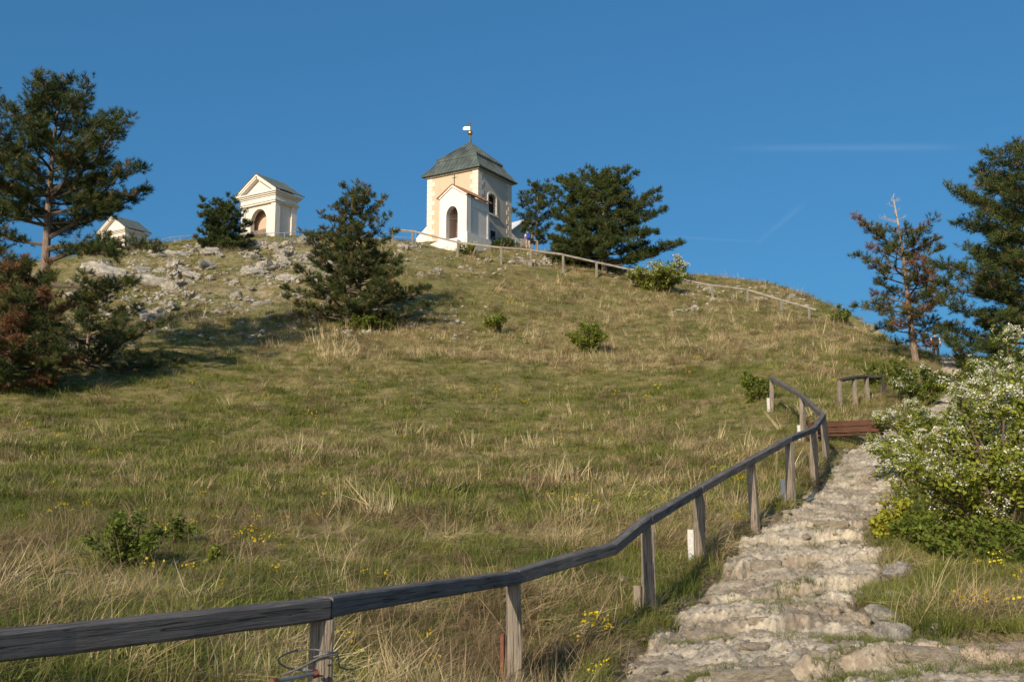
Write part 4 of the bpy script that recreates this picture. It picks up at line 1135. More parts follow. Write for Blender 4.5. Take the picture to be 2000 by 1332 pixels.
def person(name, label, loc, rz, top, bottom, cap, pack, group='walkers'):
    """about 1.75 m; faces local +y, mid-stride; legs bare below the shorts if bottom is shorts"""
    t = empty(name, loc, rz); tag(t, label, 'person', group)
    # body: pelvis 0, spine, neck, head; legs; arms
    J = [(0, 0, 0.95, .13, .10), (0, 0.01, 1.18, .125, .09), (0, 0.03, 1.40, .15, .09), (0, 0.045, 1.50, .055, .055), (0, 0.06, 1.58, .075, .085), (0, 0.07, 1.69, .072, .088),
         (-.10, .02, 0.88, .085), (-.11, .13, 0.50, .058), (-.11, .06, 0.28, .055), (-.11, -.01, 0.08, .036), (-.12, .12, 0.03, .032),
         (.10, -.02, 0.88, .085), (.11, -.06, 0.50, .058), (.11, -.17, 0.30, .055), (.11, -.27, 0.13, .036), (.12, -.18, 0.04, .032),
         (-.20, .03, 1.40, .058), (-.26, -.04, 1.15, .043), (-.25, .10, 0.95, .033), (-.25, .16, 0.88, .034),
         (.20, .03, 1.40, .058), (.26, .02, 1.14, .043), (.25, .22, 1.02, .033), (.24, .29, 0.99, .034)]
    E = [(0, 1), (1, 2), (2, 3), (3, 4), (4, 5), (0, 6), (6, 7), (7, 8), (8, 9), (9, 10), (0, 11), (11, 12), (12, 13), (13, 14), (14, 15), (2, 16), (16, 17), (17, 18), (18, 19), (2, 20), (20, 21), (21, 22), (22, 23)]
    skinned('body', J, E, SKIN, t)
    for s, wx, wy, wz in ((-1, -.25, .16, .88), (1, .24, .29, .99)):     # fingers
        for k in range(4):
            skinned('finger', [(wx + s * 0.004 + (k - 1.5) * 0.006, wy + 0.012 * k - 0.015, wz - 0.01, .010), (wx + (k - 1.5) * 0.006, wy + 0.012 * k + 0.0, wz - 0.055 - 0.006 * (k in (1, 2)), .009), (wx - s * 0.01 + (k - 1.5) * 0.006, wy + 0.012 * k + 0.012, wz - 0.085 - 0.008 * (k in (1, 2)), .008)], [(0, 1), (1, 2)], SKIN, t, sub=1)
        skinned('thumb', [(wx - s * .01, wy + .02, wz, .011), (wx - s * .03, wy + .045, wz - .03, .010), (wx - s * .032, wy + .05, wz - .055, .009)], [(0, 1), (1, 2)], SKIN, t, sub=1)
    g = 0.022
    sh = [J[i] for i in (1, 2, 16, 17, 20, 21)] + [(0, 0, 0.98, .135, .105)]
    skinned('shirt', [(x[0], x[1], x[2]) + tuple(r + g for r in x[3:]) for x in sh], [(6, 0), (0, 1), (1, 2), (2, 3), (1, 4), (4, 5)], CLOTH[top], t)
    pa = [(0, 0, 0.97, .145, .115), (-.10, .02, 0.86, .10), (-.11, .10, 0.60, .085), (.10, -.02, 0.86, .10), (.11, -.05, 0.60, .085)]
    pe = [(0, 1), (1, 2), (0, 3), (3, 4)]
    if bottom == 'black_cloth':
        pa += [(-.11, .06, 0.28, .075), (-.11, -.01, 0.08, .06), (.11, -.17, 0.30, .075), (.11, -.27, 0.13, .06)]; pe += [(2, 5), (5, 6), (4, 7), (7, 8)]
    skinned('trousers' if bottom == 'black_cloth' else 'shorts', pa, pe, CLOTH[bottom], t)
    for s, (x, y, z) in ((-1, (-.11, .05, .05)), (1, (.115, -.225, .09))):
        skinned('shoe', [(x, y - .09, z, .048, .045), (x, y, z, .05, .05), (x, y + .12, z - .02, .045, .035)], [(0, 1), (1, 2)], CLOTH['shoe'], t, 1)
    skinned('hair', [(0, .045, 1.60, .070, .075), (0, .05, 1.71, .080, .092)], [(0, 1)], HAIR, t)
    if cap:
        skinned('cap', [(0, .06, 1.70, .085, .10), (0, .07, 1.765, .07, .085), (0, .20, 1.70, .06, .02)], [(0, 1), (0, 2)], CLOTH[cap], t)
    f = MB()
    for sx in (-1, 1): f.tube([(sx * .03, .145, 1.645), (sx * .03, .155, 1.645)], .009, 6)
    f.tube([(0, .15, 1.63), (0, .17, 1.60), (0, .15, 1.59)], [.008, .013, .006], 5)
    f.tube([(-.025, .147, 1.555), (.025, .147, 1.555)], .006, 5)
    for sx in (-1, 1): f.tube([(sx * .075, .05, 1.60), (sx * .09, .04, 1.63), (sx * .08, .05, 1.66)], [.01, .014, .008], 5)
    f.build('face', SKIN, t)
    if pack:
        q = MB(); q.box((0, -0.17, 1.22), (0.34, 0.20, 0.55)); o = q.build('backpack', CLOTH[pack], t, bevel=0.06)
        q = MB(); q.box((0, -0.30, 1.12), (0.24, 0.07, 0.26)); q2 = q.build('backpack_pocket', CLOTH[pack], o, bevel=0.025)
        q = MB()
        for sx in (-1, 1): q.tube(curve_pts([(sx * .10, -.08, 1.46), (sx * .12, .03, 1.53), (sx * .13, .14, 1.40), (sx * .15, .08, 1.15), (sx * .15, -.10, 1.02)], 16), .018, 5)
        q.build('strap', CLOTH['black_cloth'], o)
    return t
hp = pix(1031, 489, 84.0); hp.z = hz(hp.x, hp.y)
person('person', 'hiker with blue backpack and teal cap walking past the tower chapel', hp, R(12), 'pale_shirt', 'grey_beige_shorts', 'teal_cap', 'blue_backpack')
pp_ = pix(1831, 735, 56.0); pp_.z = hz(pp_.x, pp_.y)
person('person', 'walker in white shirt and black trousers under the browning pine', pp_, R(-20), 'white_shirt', 'black_cloth', None, 'black_cloth')
# ================================================================== PINES
M['bark'] = simple('pine_bark', (0.20, 0.15, 0.115), 0.95, 0.45, 5, stretch=(3, 3, 1), bumps=1.0, bdist=0.05)
M['limb'] = simple('grey_pine_limb', (0.105, 0.084, 0.068), 0.95, 0.3, 6)
M['deadwood'] = simple('bleached_dead_wood', (0.36, 0.33, 0.29), 0.9, 0.2, 8)
# tint 0..0.6 green needles dark to sunny olive, 0.7 tan shoot tips, 0.85-1 dead rust-brown needles
M['needle'] = leafmat('pine_needles', [(0.0, (0.040, 0.062, 0.018)), (0.3, (0.066, 0.094, 0.024)), (0.6, (0.120, 0.140, 0.034)), (0.72, (0.25, 0.165, 0.07)), (0.85, (0.25, 0.125, 0.058)), (1.0, (0.17, 0.08, 0.04))], trans=0.3, rough=0.5, spec=0.3)
def needle_mesh(P, D, T, length, width, K, rs):
    """rosettes of needles: one thin triangle per needle"""
    N = len(P)
    D = D / np.linalg.norm(D, axis=1, keepdims=True)
    ref = np.where(np.abs(D[:, 2:3]) < 0.9, np.array([[0, 0, 1.0]]), np.array([[1.0, 0, 0]]))
    A = np.cross(D, ref); A /= np.linalg.norm(A, axis=1, keepdims=True); B = np.cross(D, A)
    ph = rs.uniform(0, 2 * np.pi, (N, K)); el = rs.uniform(0.3, 1.35, (N, K)); ln = length * rs.uniform(0.7, 1.15, (N, K)) * rs.uniform(0.8, 1.2, (N, 1))
    nd = D[:, None] * np.cos(el)[..., None] + (A[:, None] * np.cos(ph)[..., None] + B[:, None] * np.sin(ph)[..., None]) * np.sin(el)[..., None]
    off = D[:, None] * (rs.uniform(-0.7, 0.5, (N, K)) * length)[..., None]
    b0 = P[:, None] + off
    side = np.cross(nd, rs.normal(0, 1, (N, K, 3))); side /= np.linalg.norm(side, axis=-1, keepdims=True) + 1e-9
    w = width * rs.uniform(0.7, 1.3, (N, K))[..., None]
    V = np.stack([b0 - side * w, b0 + side * w, b0 + nd * ln[..., None]], 2).reshape(-1, 3)
    F = np.arange(len(V)).reshape(-1, 3)
    t = np.repeat((T[:, None] + rs.uniform(-0.06, 0.06, (N, K))).ravel(), 3)
    return V, F, np.clip(t, 0, 1)
def pine(name, label, base, height, r0, seed, table, t0=0.15, whorls=14, per=4, lean=(0, 0), dens=1.0, tuft=0.17, K=22, width=0.010, brown=0.0, tips=0.08, limbs_extra=(), gap=None, sun=0.25, dead_top=0.0, stems=((0, 0, 1.0),), rise=1.0, group='pines on the slope', clump=0.26, front=0.0):
    """table: (t, reach to the left, reach to the right) as fractions of height from the ground up"""
    rnd = random.Random(seed); rs = np.random.default_rng(seed)
    t_ = empty(name, base); tag(t_, label, 'pine tree', group)
    tb_ = np.array(table, float)
    TP, TD, TT = [], [], []
    limb = MB()
    def reach(t, az):
        l = np.interp(t, tb_[:, 0], tb_[:, 1]); r = np.interp(t, tb_[:, 0], tb_[:, 2]); c = (math.cos(az) + 1) / 2
        return (l + (r - l) * c) * (1 - front * max(0.0, -math.sin(az)))
    def tuft_at(p, d, t):
        TP.append(p); TD.append(d); TT.append(t)
    def foliage(pts_, L, lev):
        """clumps of needle tufts along the outer part of a limb, on short side twigs"""
        n = len(pts_)
        nc = max(2, int(L / 0.36 * dens ** 0.4))
        br = rnd.random() < brown
        for i in range(nc + 1):
            s = (0.30 if L > 1.0 else 0.1) + (0.70 if L > 1.0 else 0.9) * (i + rnd.uniform(-.35, .35)) / nc
            s = min(max(s, 0.1), 0.999)
            f = s * (n - 1); k = int(f); q = pts_[k].lerp(pts_[k + 1], f - k)
            d = (pts_[k + 1] - pts_[k]).normalized()
            sgn = 1 if i % 2 else -1
            d2 = Matrix.Rotation(sgn * rnd.uniform(0.3, 1.2), 3, 'Z') @ d
            d2.z = d2.z * 0.5 + rnd.uniform(0.05, 0.6)
            d2.normalize()
            l2 = min((0.12 + 0.26 * L * (1.08 - s)) * rnd.uniform(0.5, 1.3), 1.15) if i < nc else 0.05
            e = q + d2 * l2
            if L > 0.5: limb.tube([q, q.lerp(e, 0.5) - Vector((0, 0, .03)), e], [0.010 + 0.005 * L, 0.009, 0.005], 3, cap=False)
            for ce in ((e,) if l2 < 0.6 else (e, q.lerp(e, 0.5))):
                cr = clump * rnd.uniform(0.7, 1.3)
                ct = 0.10 + 0.38 * rnd.random() ** 1.3 + sun * rnd.random() * 0.35
                cb = br and rnd.random() < 0.8
                for j in range(int((7 + 5 * rnd.random()) * dens)):
                    g = Vector((rnd.gauss(0, 1), rnd.gauss(0, 1), rnd.gauss(0, 1))).normalized()
                    pt = ce + Vector((g.x * cr, g.y * cr, g.z * cr * 0.62)) * rnd.random() ** 0.5
                    dd = g * 0.7 + d2 * 0.3 + Vector((0, 0, 0.45))
                    t = ct + rnd.gauss(0, .06)
                    if cb or rnd.random() < brown * 0.12: t = rnd.uniform(0.80, 1.0)
                    elif rnd.random() < tips: t = rnd.uniform(0.66, 0.78)
                    else: t = min(max(t, 0), 0.62)
                    tuft_at(pt, dd, t)
    def limb_path(start, az, L, elev, sag, up):
        P = []
        w1, w2 = rnd.uniform(-.25, .25), rnd.uniform(0, 6)
        for i in range(8):
            s = i / 7
            a = az + w1 * s + 0.12 * math.sin(s * 5 + w2)
            P.append(start + Vector((math.cos(a) * math.cos(elev) * L * s, math.sin(a) * math.cos(elev) * L * s, L * (s * math.sin(elev) - sag * s * (1 - s) + up * s * s))))
        return P
    for si, (sx, sy, sh) in enumerate(stems):
        hgt = height * sh
        tr = MB(); n = 16; TPt = []; rad = []
        px_, py_ = rnd.uniform(0, 6), rnd.uniform(0, 6)
        for i in range(n + 1):
            s = i / n
            wob = 0.010 * height
            TPt.append(Vector((sx + lean[0] * s + wob * math.sin(s * 5 + px_) * s, sy + lean[1] * s + wob * math.sin(s * 4 + py_) * s, -0.3 + (hgt + 0.3) * s)))
            rad.append(max(r0 * sh * (1.0 - 0.93 * s) * (1 + 0.35 * max(0, 0.06 - s) / 0.06), 0.02))
        tr.tube(TPt, rad, 10)
        tr.build('trunk', M['bark'], t_, smooth=True)
        def trunk_at(t):
            f = min(max(t, 0), 0.999) * n; k = int(f); return TPt[k].lerp(TPt[k + 1], f - k)
        nl = whorls * per
        for w in range(nl):
            tt_ = t0 + (0.97 - dead_top - t0) * max(0.0, (w + rnd.uniform(-.4, .4)) / (nl - 1)) ** 0.95
            tt_ = min(max(tt_, 0), .97)
            az = w * 2.399 + rnd.uniform(-.5, .5)
            L = reach(tt_, az) * rnd.uniform(0.5, 1.12) * (sh if si else 1)
            if L < 0.12 or (gap and gap[0] < tt_ < gap[1] and rnd.random() < gap[2]): continue
            elev = (0.02 + 0.95 * tt_ ** 1.6) * rise + rnd.uniform(-.15, .2)
            P = limb_path(trunk_at(tt_ - (math.sin(elev) * L * 0.55) / height), az, L / max(0.6, math.cos(elev)), elev, 0.12, 0.12)
            rb = max(0.012, 0.016 * L + 0.012)
            limb.tube(P, [rb * (1 - 0.85 * i / 7) for i in range(8)], 5, cap=False)
            foliage(P, L, 0)
        for (tt_, az, L, elev, sg, up) in (limbs_extra if si == 0 else ()):
            P = limb_path(trunk_at(tt_), az, L, elev, sg, up)
            rb = 0.022 * L + 0.02
            limb.tube(P, [rb * (1 - 0.8 * i / 7) for i in range(8)], 6, cap=False)
            foliage(P, L, 0)
        # crown tip
        if not dead_top:
            for k in range(int(14 * dens)):
                s = rnd.uniform(0.90, 1.0); p = trunk_at(s) + Vector((rnd.gauss(0, .10), rnd.gauss(0, .10), rnd.uniform(0, .12)))
                tuft_at(p, Vector((rnd.gauss(0, .4), rnd.gauss(0, .4), 1)), 0.3 + 0.3 * rnd.random())
        else:
            dt = MB()
            for k in range(11):
                s = 1 - dead_top * rnd.uniform(0.05, 0.95); a = rnd.uniform(0, 6.28); L = (1 - s) / dead_top * 0.8 + 0.15
                p = trunk_at(s); e = p + Vector((math.cos(a) * L, math.sin(a) * L * .5, 0.35 * L))
                dt.tube([p, p.lerp(e, .6) + Vector((0, 0, -.03)), e], [0.022, 0.014, 0.006], 4); dt.tube([p.lerp(e, .6), p.lerp(e, .75) + Vector((.03, 0, .12))], [0.01, 0.005], 3)
            dt.tube([trunk_at(1 - dead_top), trunk_at(1.0), trunk_at(1.0) + Vector((.08, 0, .15))], [0.05, 0.022, .008], 6)
            dt.build('dead_leader', M['deadwood'], t_)
    limb.build('branches', M['limb'], t_)
    P = np.array([p[:] for p in TP]); D = np.array([d[:] for d in TD]); T = np.array(TT)
    V, F, t = needle_mesh(P, D, T, tuft * 0.92, width * 0.68, int(K * 1.35), rs)
    link('crown', np_mesh('crown', V, F, tint=t), M['needle'], t_)
    return t_
def foot(px, d, sink=0.1):
    """ground point in column px at distance d"""
    x = (px - CX) / FPX * d / (math.cos(PITCH)) if False else None
    r = ray(px, 700); xx = r.x / r.y * d
    return Vector((xx, d, hz(xx, d) - sink))
# tall pine on the left
pine('pine_tree', 'tall dark pine with bare lower trunk at the left edge', foot(75, 40), 12.7, 0.27, 3,
     [(0, 0, 0), (0.08, 2.5, 3.4), (0.2, 2.6, 3.4), (0.36, 2.8, 3.2), (0.47, 2.8, 2.8), (0.54, 3.5, 3.8), (0.66, 3.4, 3.8), (0.76, 2.9, 3.3), (0.86, 1.9, 2.2), (0.94, 1.1, 1.2), (1, .5, .5)],
     t0=0.22, whorls=18, per=5, dens=1.3, tuft=0.20, K=24, width=0.012, gap=(0.13, 0.51, 0.94), lean=(0.1, 0), clump=0.38, sun=0.1, rise=0.6,
     limbs_extra=((0.46, 0.1, 3.7, 0.50, 0.0, 0.05), (0.425, -0.15, 4.8, 0.10, -0.06, -0.14), (0.385, -0.45, 4.3, 0.06, -0.05, -0.12), (0.31, -0.2, 4.2, -0.05, 0.10, 0.02), (0.44, 2.8, 2.8, 0.12, 0.0, 0.1), (0.50, 3.3, 2.9, 0.2, 0.0, 0.1)))
pine('pine_tree', 'pine mostly outside the left edge beside the tall pine', foot(-75, 42), 11.0, 0.24, 8,
     [(0, 0, 0), (0.15, 2, 2.2), (0.5, 2.6, 2.6), (0.75, 2.2, 2.2), (0.92, 1.2, 1.2), (1, .3, .3)], t0=0.2, whorls=12, dens=0.9, tuft=0.21, K=20, width=0.013)
pine('pine_tree', 'bushy pine with rust brown dead needles low at the left edge', foot(20, 35.5), 4.7, 0.13, 21,
     [(0, 1.8, 2.3), (0.1, 2.2, 2.7), (0.35, 2.2, 2.4), (0.6, 1.8, 1.9), (0.85, 1.0, 1.1), (1, .3, .3)], t0=0.03, whorls=11, per=7, dens=1.4, tuft=0.18, K=20, width=0.012, brown=0.5, tips=0.05)
pine('pine_tree', 'low sprawling pine with long thin boughs over the rocks', foot(170, 41), 3.4, 0.10, 33,
     [(0, 1.0, 3.2), (0.15, 1.5, 4.0), (0.4, 1.6, 3.4), (0.65, 1.3, 2.2), (0.85, 0.8, 1.1), (1, .3, .3)], t0=0.08, whorls=8, per=5, dens=0.9, tuft=0.19, K=20, width=0.012, tips=0.12, rise=0.5)
# middle of the slope: twin-stemmed cone
pine('pine_tree', 'broad cone shaped pine with tan shoots standing alone mid slope', foot(678, 53), 8.0, 0.17, 40,
     [(0, 2.2, 4.2), (0.1, 3.0, 4.3), (0.22, 3.9, 4.1), (0.35, 3.4, 3.6), (0.5, 2.8, 3.0), (0.65, 2.3, 2.4), (0.75, 1.8, 1.9), (0.87, 1.2, 1.3), (0.95, .7, .7), (1, .3, .3)],
     t0=0.08, whorls=12, per=4, dens=0.95, tuft=0.20, K=22, width=0.014, tips=0.15, brown=0.0, stems=((0, 0, 1.0), (0.55, 0.3, 0.97)), rise=0.8)
pine('pine_tree', 'small round dark pine beside the arched white chapel', foot(424, 71.0), 3.5, 0.10, 52,
     [(0, 2.2, 2.3), (0.2, 2.3, 2.4), (0.5, 2.0, 2.1), (0.75, 1.6, 1.6), (0.92, 0.9, 0.9), (1, .4, .4)], t0=0.04, whorls=9, per=6, dens=1.15, tuft=0.21, K=20, width=0.018, tips=0.02, sun=0.1)
# right of the chapel
pine('pine_tree', 'large spreading dark pine right of the tower chapel', foot(1183, 74.6), 8.3, 0.24, 61,
     [(0, 2.0, 4.0), (0.10, 3.4, 5.8), (0.2, 4.2, 6.6), (0.34, 4.0, 6.0), (0.42, 3.7, 4.9), (0.55, 3.6, 4.6), (0.7, 3.3, 4.4), (0.85, 2.6, 3.0), (0.95, 1.2, 1.3), (1, .5, .5)], t0=0.13, whorls=16, per=6, dens=1.3, tuft=0.23, K=18, width=0.018, tips=0.02, sun=0.15, rise=0.6, clump=0.36, front=0.6)
pine('pine_tree', 'dome topped dark pine between the hiker and the large pine', foot(1122, 77.5), 7.4, 0.2, 65,
     [(0, 2.0, 2.0), (0.15, 2.4, 2.6), (0.4, 2.3, 2.6), (0.7, 2.3, 2.4), (0.9, 1.6, 1.6), (1, .5, .5)], t0=0.10, whorls=11, per=5, dens=1.25, tuft=0.23, K=20, width=0.018, tips=0.02, sun=0.15, rise=0.8, clump=0.36, front=0.5)
pine('pine_tree', 'thin open pine just behind the hiker near the tower', foot(1050, 87.0), 6.2, 0.13, 68,
     [(0, 0.6, 0.6), (0.2, 1.5, 1.2), (0.4, 2.0, 1.4), (0.6, 2.4, 1.5), (0.75, 1.8, 1.6), (0.9, 1.1, 1.1), (1, .4, .4)], t0=0.18, whorls=8, per=4, dens=1.1, tuft=0.24, K=18, width=0.019, tips=0.04, sun=0.1, clump=0.32)
# right edge
pine('pine_tree', 'browning pine with bare dead leader at the right of the slope', foot(1790, 44.0), 7.7, 0.17, 77,
     [(0, 0.8, 0.8), (0.08, 2.0, 1.8), (0.2, 3.0, 2.0), (0.35, 2.7, 1.8), (0.5, 3.5, 1.9), (0.62, 2.4, 1.7), (0.75, 1.7, 1.4), (0.85, 1.1, 0.7), (1, .3, .3)], t0=0.14, whorls=11, per=4, lean=(-0.6, 0), dens=0.9, tuft=0.19, K=20, width=0.013, brown=0.26, tips=0.22, dead_top=0.17, rise=0.55,
     limbs_extra=((0.68, 2.9, 2.5, 0.65, 0.0, 0.05), (0.64, 3.3, 2.2, 0.75, 0.0, 0.05), (0.66, 0.15, 1.9, 0.35, 0.0, 0.1)))
pine('pine_tree', 'big blue green pine rising past the right edge', foot(2050, 40.0), 10.3, 0.26, 82,
     [(0, 4.4, 2.5), (0.08, 5.0, 2.8), (0.2, 5.2, 2.8), (0.36, 4.9, 2.8), (0.48, 4.2, 2.6), (0.57, 4.5, 2.6), (0.66, 3.5, 2.4), (0.74, 3.9, 2.4), (0.85, 3.0, 2.0), (0.94, 1.5, 1.2), (1, .4, .4)], t0=0.03, whorls=20, per=6, dens=1.2, tuft=0.21, K=17, width=0.016, tips=0.07, brown=0.0, rise=0.55, clump=0.36, sun=0.1)
# ================================================================== SHRUBS
M['twig'] = simple('shrub_twig', (0.12, 0.085, 0.06), 0.9, 0.3, 15)
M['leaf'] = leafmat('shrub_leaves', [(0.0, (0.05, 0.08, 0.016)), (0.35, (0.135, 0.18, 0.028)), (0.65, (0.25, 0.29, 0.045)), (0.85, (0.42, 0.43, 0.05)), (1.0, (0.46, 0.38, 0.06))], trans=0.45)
M['petal'] = leafmat('white_petals', [(0.0, (0.55, 0.56, 0.36)), (0.5, (0.76, 0.74, 0.60)), (1.0, (0.84, 0.82, 0.72))], trans=0.3)
def quads(P, N, size, rs, aspect=1.7, curl=0.0):
    """leaf-shaped diamonds (two triangles) at P facing N"""
    n = len(P)
    N = N / (np.linalg.norm(N, axis=1, keepdims=True) + 1e-9)
    r = rs.normal(0, 1, (n, 3)); A = np.cross(N, r); A /= np.linalg.norm(A, axis=1, keepdims=True) + 1e-9; B = np.cross(N, A)
    sz = (size * rs.uniform(0.6, 1.3, n))[:, None]
    V = np.stack([P - A * sz * aspect * 0.5, P + B * sz * 0.5 + N * sz * curl, P + A * sz * aspect * 0.5, P - B * sz * 0.5 + N * sz * curl], 1).reshape(-1, 3)
    F = np.arange(4 * n).reshape(-1, 4)
    return V, F
def shrub(name, label, base, height, rad, seed, stems=14, leaf=0.035, nleaf=6000, flowers=0, tint=(0.25, 0.7), side=(0, 0), group='shrubs', cat='shrub', twiggy=0.5, fsize=0.018, fper=9, droop=0.15, flat=1.0, bare=0.12):
    rnd = random.Random(seed); rs = np.random.default_rng(seed)
    t = empty(name, base); tag(t, label, cat, group)
    st = MB(); sites = []; wts = []; twid = []; ntw = 0
    for i in range(stems):
        az = rnd.uniform(0, 6.28); out = rad * rnd.random() ** 0.5
        h = height * rnd.uniform(0.65, 1.05) * (1 - 0.35 * (out / rad) ** 2)
        start = Vector((math.cos(az) * out * 0.18, math.sin(az) * out * 0.18 * flat, -0.15))
        tip = Vector((math.cos(az) * out + side[0], math.sin(az) * out * flat + side[1], h))
        midp = start.lerp(tip, 0.5) + Vector((rnd.gauss(0, .08) * rad, rnd.gauss(0, .08) * rad, 0.12 * h))
        P = curve_pts([start, midp, tip - Vector((0, 0, droop * h * out / rad))], 12)
        r0 = 0.010 + 0.008 * height
        st.tube(P, [r0 * (1 - 0.85 * k / (len(P) - 1)) + 0.002 for k in range(len(P))], 5, cap=False)
        nb = int(6 + 5 * height)
        for b in range(nb):
            s = rnd.uniform(bare + 0.08, 1.0); k = min(int(s * (len(P) - 1)), len(P) - 2); q = P[k]
            d = (P[k + 1] - P[k]).normalized()
            v = (d * 0.5 + Vector((rnd.gauss(0, .7), rnd.gauss(0, .7) , rnd.gauss(0.25, .4)))).normalized()
            l = rnd.uniform(0.18, 0.42) * (0.35 * height + 0.4 * rad) * (1.2 - 0.5 * s)
            e = q + v * l
            e.z = max(e.z, 0.03 * height)
            st.tube([q, q.lerp(e, .5) + Vector((rnd.gauss(0, .03), rnd.gauss(0, .03), 0.02)), e], [r0 * 0.4, r0 * 0.28, r0 * 0.12], 3, cap=False)
            for u in range(7):
                f = 0.25 + 0.75 * u / 6; sites.append((q.lerp(e, f) + Vector((rnd.gauss(0, .02), rnd.gauss(0, .02), rnd.gauss(0, .02))) * (1 + height)))
                wts.append(f); twid.append(ntw)
            ntw += 1
    st.build('stems', M['twig'], t)
    S_ = np.array([s[:] for s in sites])
    twid_ = np.array(twid); lw_w = (0.15 + rs.random(ntw) ** 1.3)[twid_]; idx = rs.choice(len(S_), nleaf, p=lw_w / lw_w.sum())
    P = S_[idx] + rs.normal(0, 0.022 + 0.012 * height, (nleaf, 3))
    N = rs.normal(0, 1, (nleaf, 3)) + np.array([0, 0, 0.9])
    V, F = quads(P, N, leaf, rs, curl=0.15)
    site_t = rs.uniform(0, 1, len(S_))
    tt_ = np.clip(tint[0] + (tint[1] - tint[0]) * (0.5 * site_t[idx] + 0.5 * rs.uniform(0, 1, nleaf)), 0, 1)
    link('leaves', np_mesh('leaves', V, F, tint=np.repeat(tt_, 4)), M['leaf'], t)
    if flowers:
        r_ = np.linalg.norm((S_ - S_.mean(0)) / (S_.std(0) + 1e-6), axis=1) + 0.5 * (S_[:, 2] - S_[:, 2].mean()) / (S_[:, 2].std() + 1e-6)
        pr = np.clip(r_, 0.05, None) ** 1.5 * (0.03 + rs.random(ntw) ** 3)[twid_] * (np.array(wts) > 0.45); pr /= pr.sum()
        fi = rs.choice(len(S_), flowers, p=pr)
        C = S_[fi] + np.array([0, 0, 0.02]) + rs.normal(0, 0.02, (flowers, 3))
        P = (C[:, None] + rs.normal(0, 1, (flowers, fper, 3)) * np.array([fsize * 1.5, fsize * 1.5, fsize * 0.9])).reshape(-1, 3)
        N = rs.normal(0, 0.7, (len(P), 3)) + np.array([0, -0.3, 0.9])
        V, F = quads(P, N, fsize * 1.25, rs, aspect=1.05, curl=0.2)
        link('blossom', np_mesh('blossom', V, F, tint=np.repeat(rs.uniform(0, 1, len(P)), 4)), M['petal'], t)
    return t
def sfoot(px, py):
    p = hit(px, py); p.z -= 0.05; return p
# white-flowering hawthorns on the right of the path
shrub('flowering_shrub', 'large white blossoming bush at the right edge beside the stony steps', foot(1925, 14.2), 2.15, 1.55, 101, 24, 0.042, 16000, 950, (0.4, 0.9), group='white blossoming bushes', fsize=0.019, fper=16, bare=0.05)
shrub('flowering_shrub', 'tall white blossoming bush behind at the right edge under the big pine', foot(1985, 19.5), 2.75, 1.9, 102, 22, 0.047, 15000, 800, (0.36, 0.86), group='white blossoming bushes', fsize=0.022, fper=15, bare=0.05)
shrub('flowering_shrub', 'white blossoming bush leaning over the path in front of the bench end', foot(1838, 20.5), 1.4, 1.4, 103, 18, 0.042, 7500, 720, (0.4, 0.85), side=(-0.25, 0), group='white blossoming bushes', fsize=0.020, fper=15, bare=0.05)
shrub('flowering_shrub', 'sparse blossoming bush low below the browning pine trunk', foot(1790, 33), 1.3, 1.2, 104, 18, 0.05, 7000, 260, (0.15, 0.6), group='white blossoming bushes', fsize=0.028, fper=8)
shrub('flowering_shrub', 'low blossoming bush hiding the path just right of the bench', foot(1800, 25.5), 1.15, 1.15, 124, 18, 0.045, 6500, 420, (0.38, 0.85), side=(-0.2, 0), group='white blossoming bushes', fsize=0.022, fper=13, bare=0.05)
shrub('leafy_shrub', 'yellow green leafy shrub at the right side of the steps', foot(1722, 14.3), 0.72, 0.30, 105, 12, 0.045, 2200, 0, (0.72, 0.98), group='green shrubs')
shrub('leafy_shrub', 'dark green shrub below the large blossoming bush', foot(1800, 14.0), 0.62, 0.65, 106, 22, 0.04, 4500, 0, (0.18, 0.6), group='green shrubs')
shrub('leafy_shrub', 'green undergrowth at the foot of the bush on the right edge', foot(1900, 12.9), 0.55, 0.9, 107, 26, 0.04, 4500, 0, (0.18, 0.6), group='green shrubs')
shrub('flowering_shrub', 'round pale flowering bush in front of the large spreading pine', foot(1285, 70.5), 2.2, 2.3, 108, 40, 0.10, 11000, 260, (0.4, 0.85), group='white blossoming bushes', fsize=0.06, fper=8, bare=0.0)
shrub('flowering_shrub', 'thin pale flowering sapling at the right skirt of the large pine', foot(1332, 78.5), 2.2, 0.6, 109, 8, 0.08, 900, 160, (0.4, 0.8), group='white blossoming bushes', fsize=0.06, fper=6)
shrub('leafy_shrub', 'bright green shrub alone in the middle of the dry slope', sfoot(1146, 690), 1.75, 1.05, 110, 20, 0.07, 4200, 0, (0.35, 0.75), group='green shrubs')
shrub('leafy_shrub', 'pale green thin shrub right of the lone pine', sfoot(972, 652), 1.1, 0.9, 111, 14, 0.07, 1800, 0, (0.4, 0.8), group='green shrubs', bare=0.3)
shrub('leafy_shrub', 'green sapling on the skyline by the end of the crest fence', foot(1646, 68), 2.0, 0.75, 112, 12, 0.09, 1800, 0, (0.15, 0.6), group='green shrubs')
shrub('leafy_shrub', 'low green shrub under the lone pine', foot(715, 52), 0.95, 1.5, 113, 24, 0.07, 4200, 0, (0.25, 0.65), group='green shrubs')
shrub('leafy_shrub', 'small bush at the foot of the niche chapel', foot(912, 76.3), 1.1, 0.9, 114, 14, 0.09, 1300, 60, (0.3, 0.8), group='green shrubs', fsize=0.05)
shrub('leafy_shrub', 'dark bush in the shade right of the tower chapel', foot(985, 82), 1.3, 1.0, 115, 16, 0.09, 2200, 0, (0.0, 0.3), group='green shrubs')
shrub('leafy_shrub', 'dark undergrowth at the foot of the large spreading pine', foot(1110, 76), 1.0, 1.6, 116, 20, 0.09, 3000, 0, (0.0, 0.35), group='green shrubs')
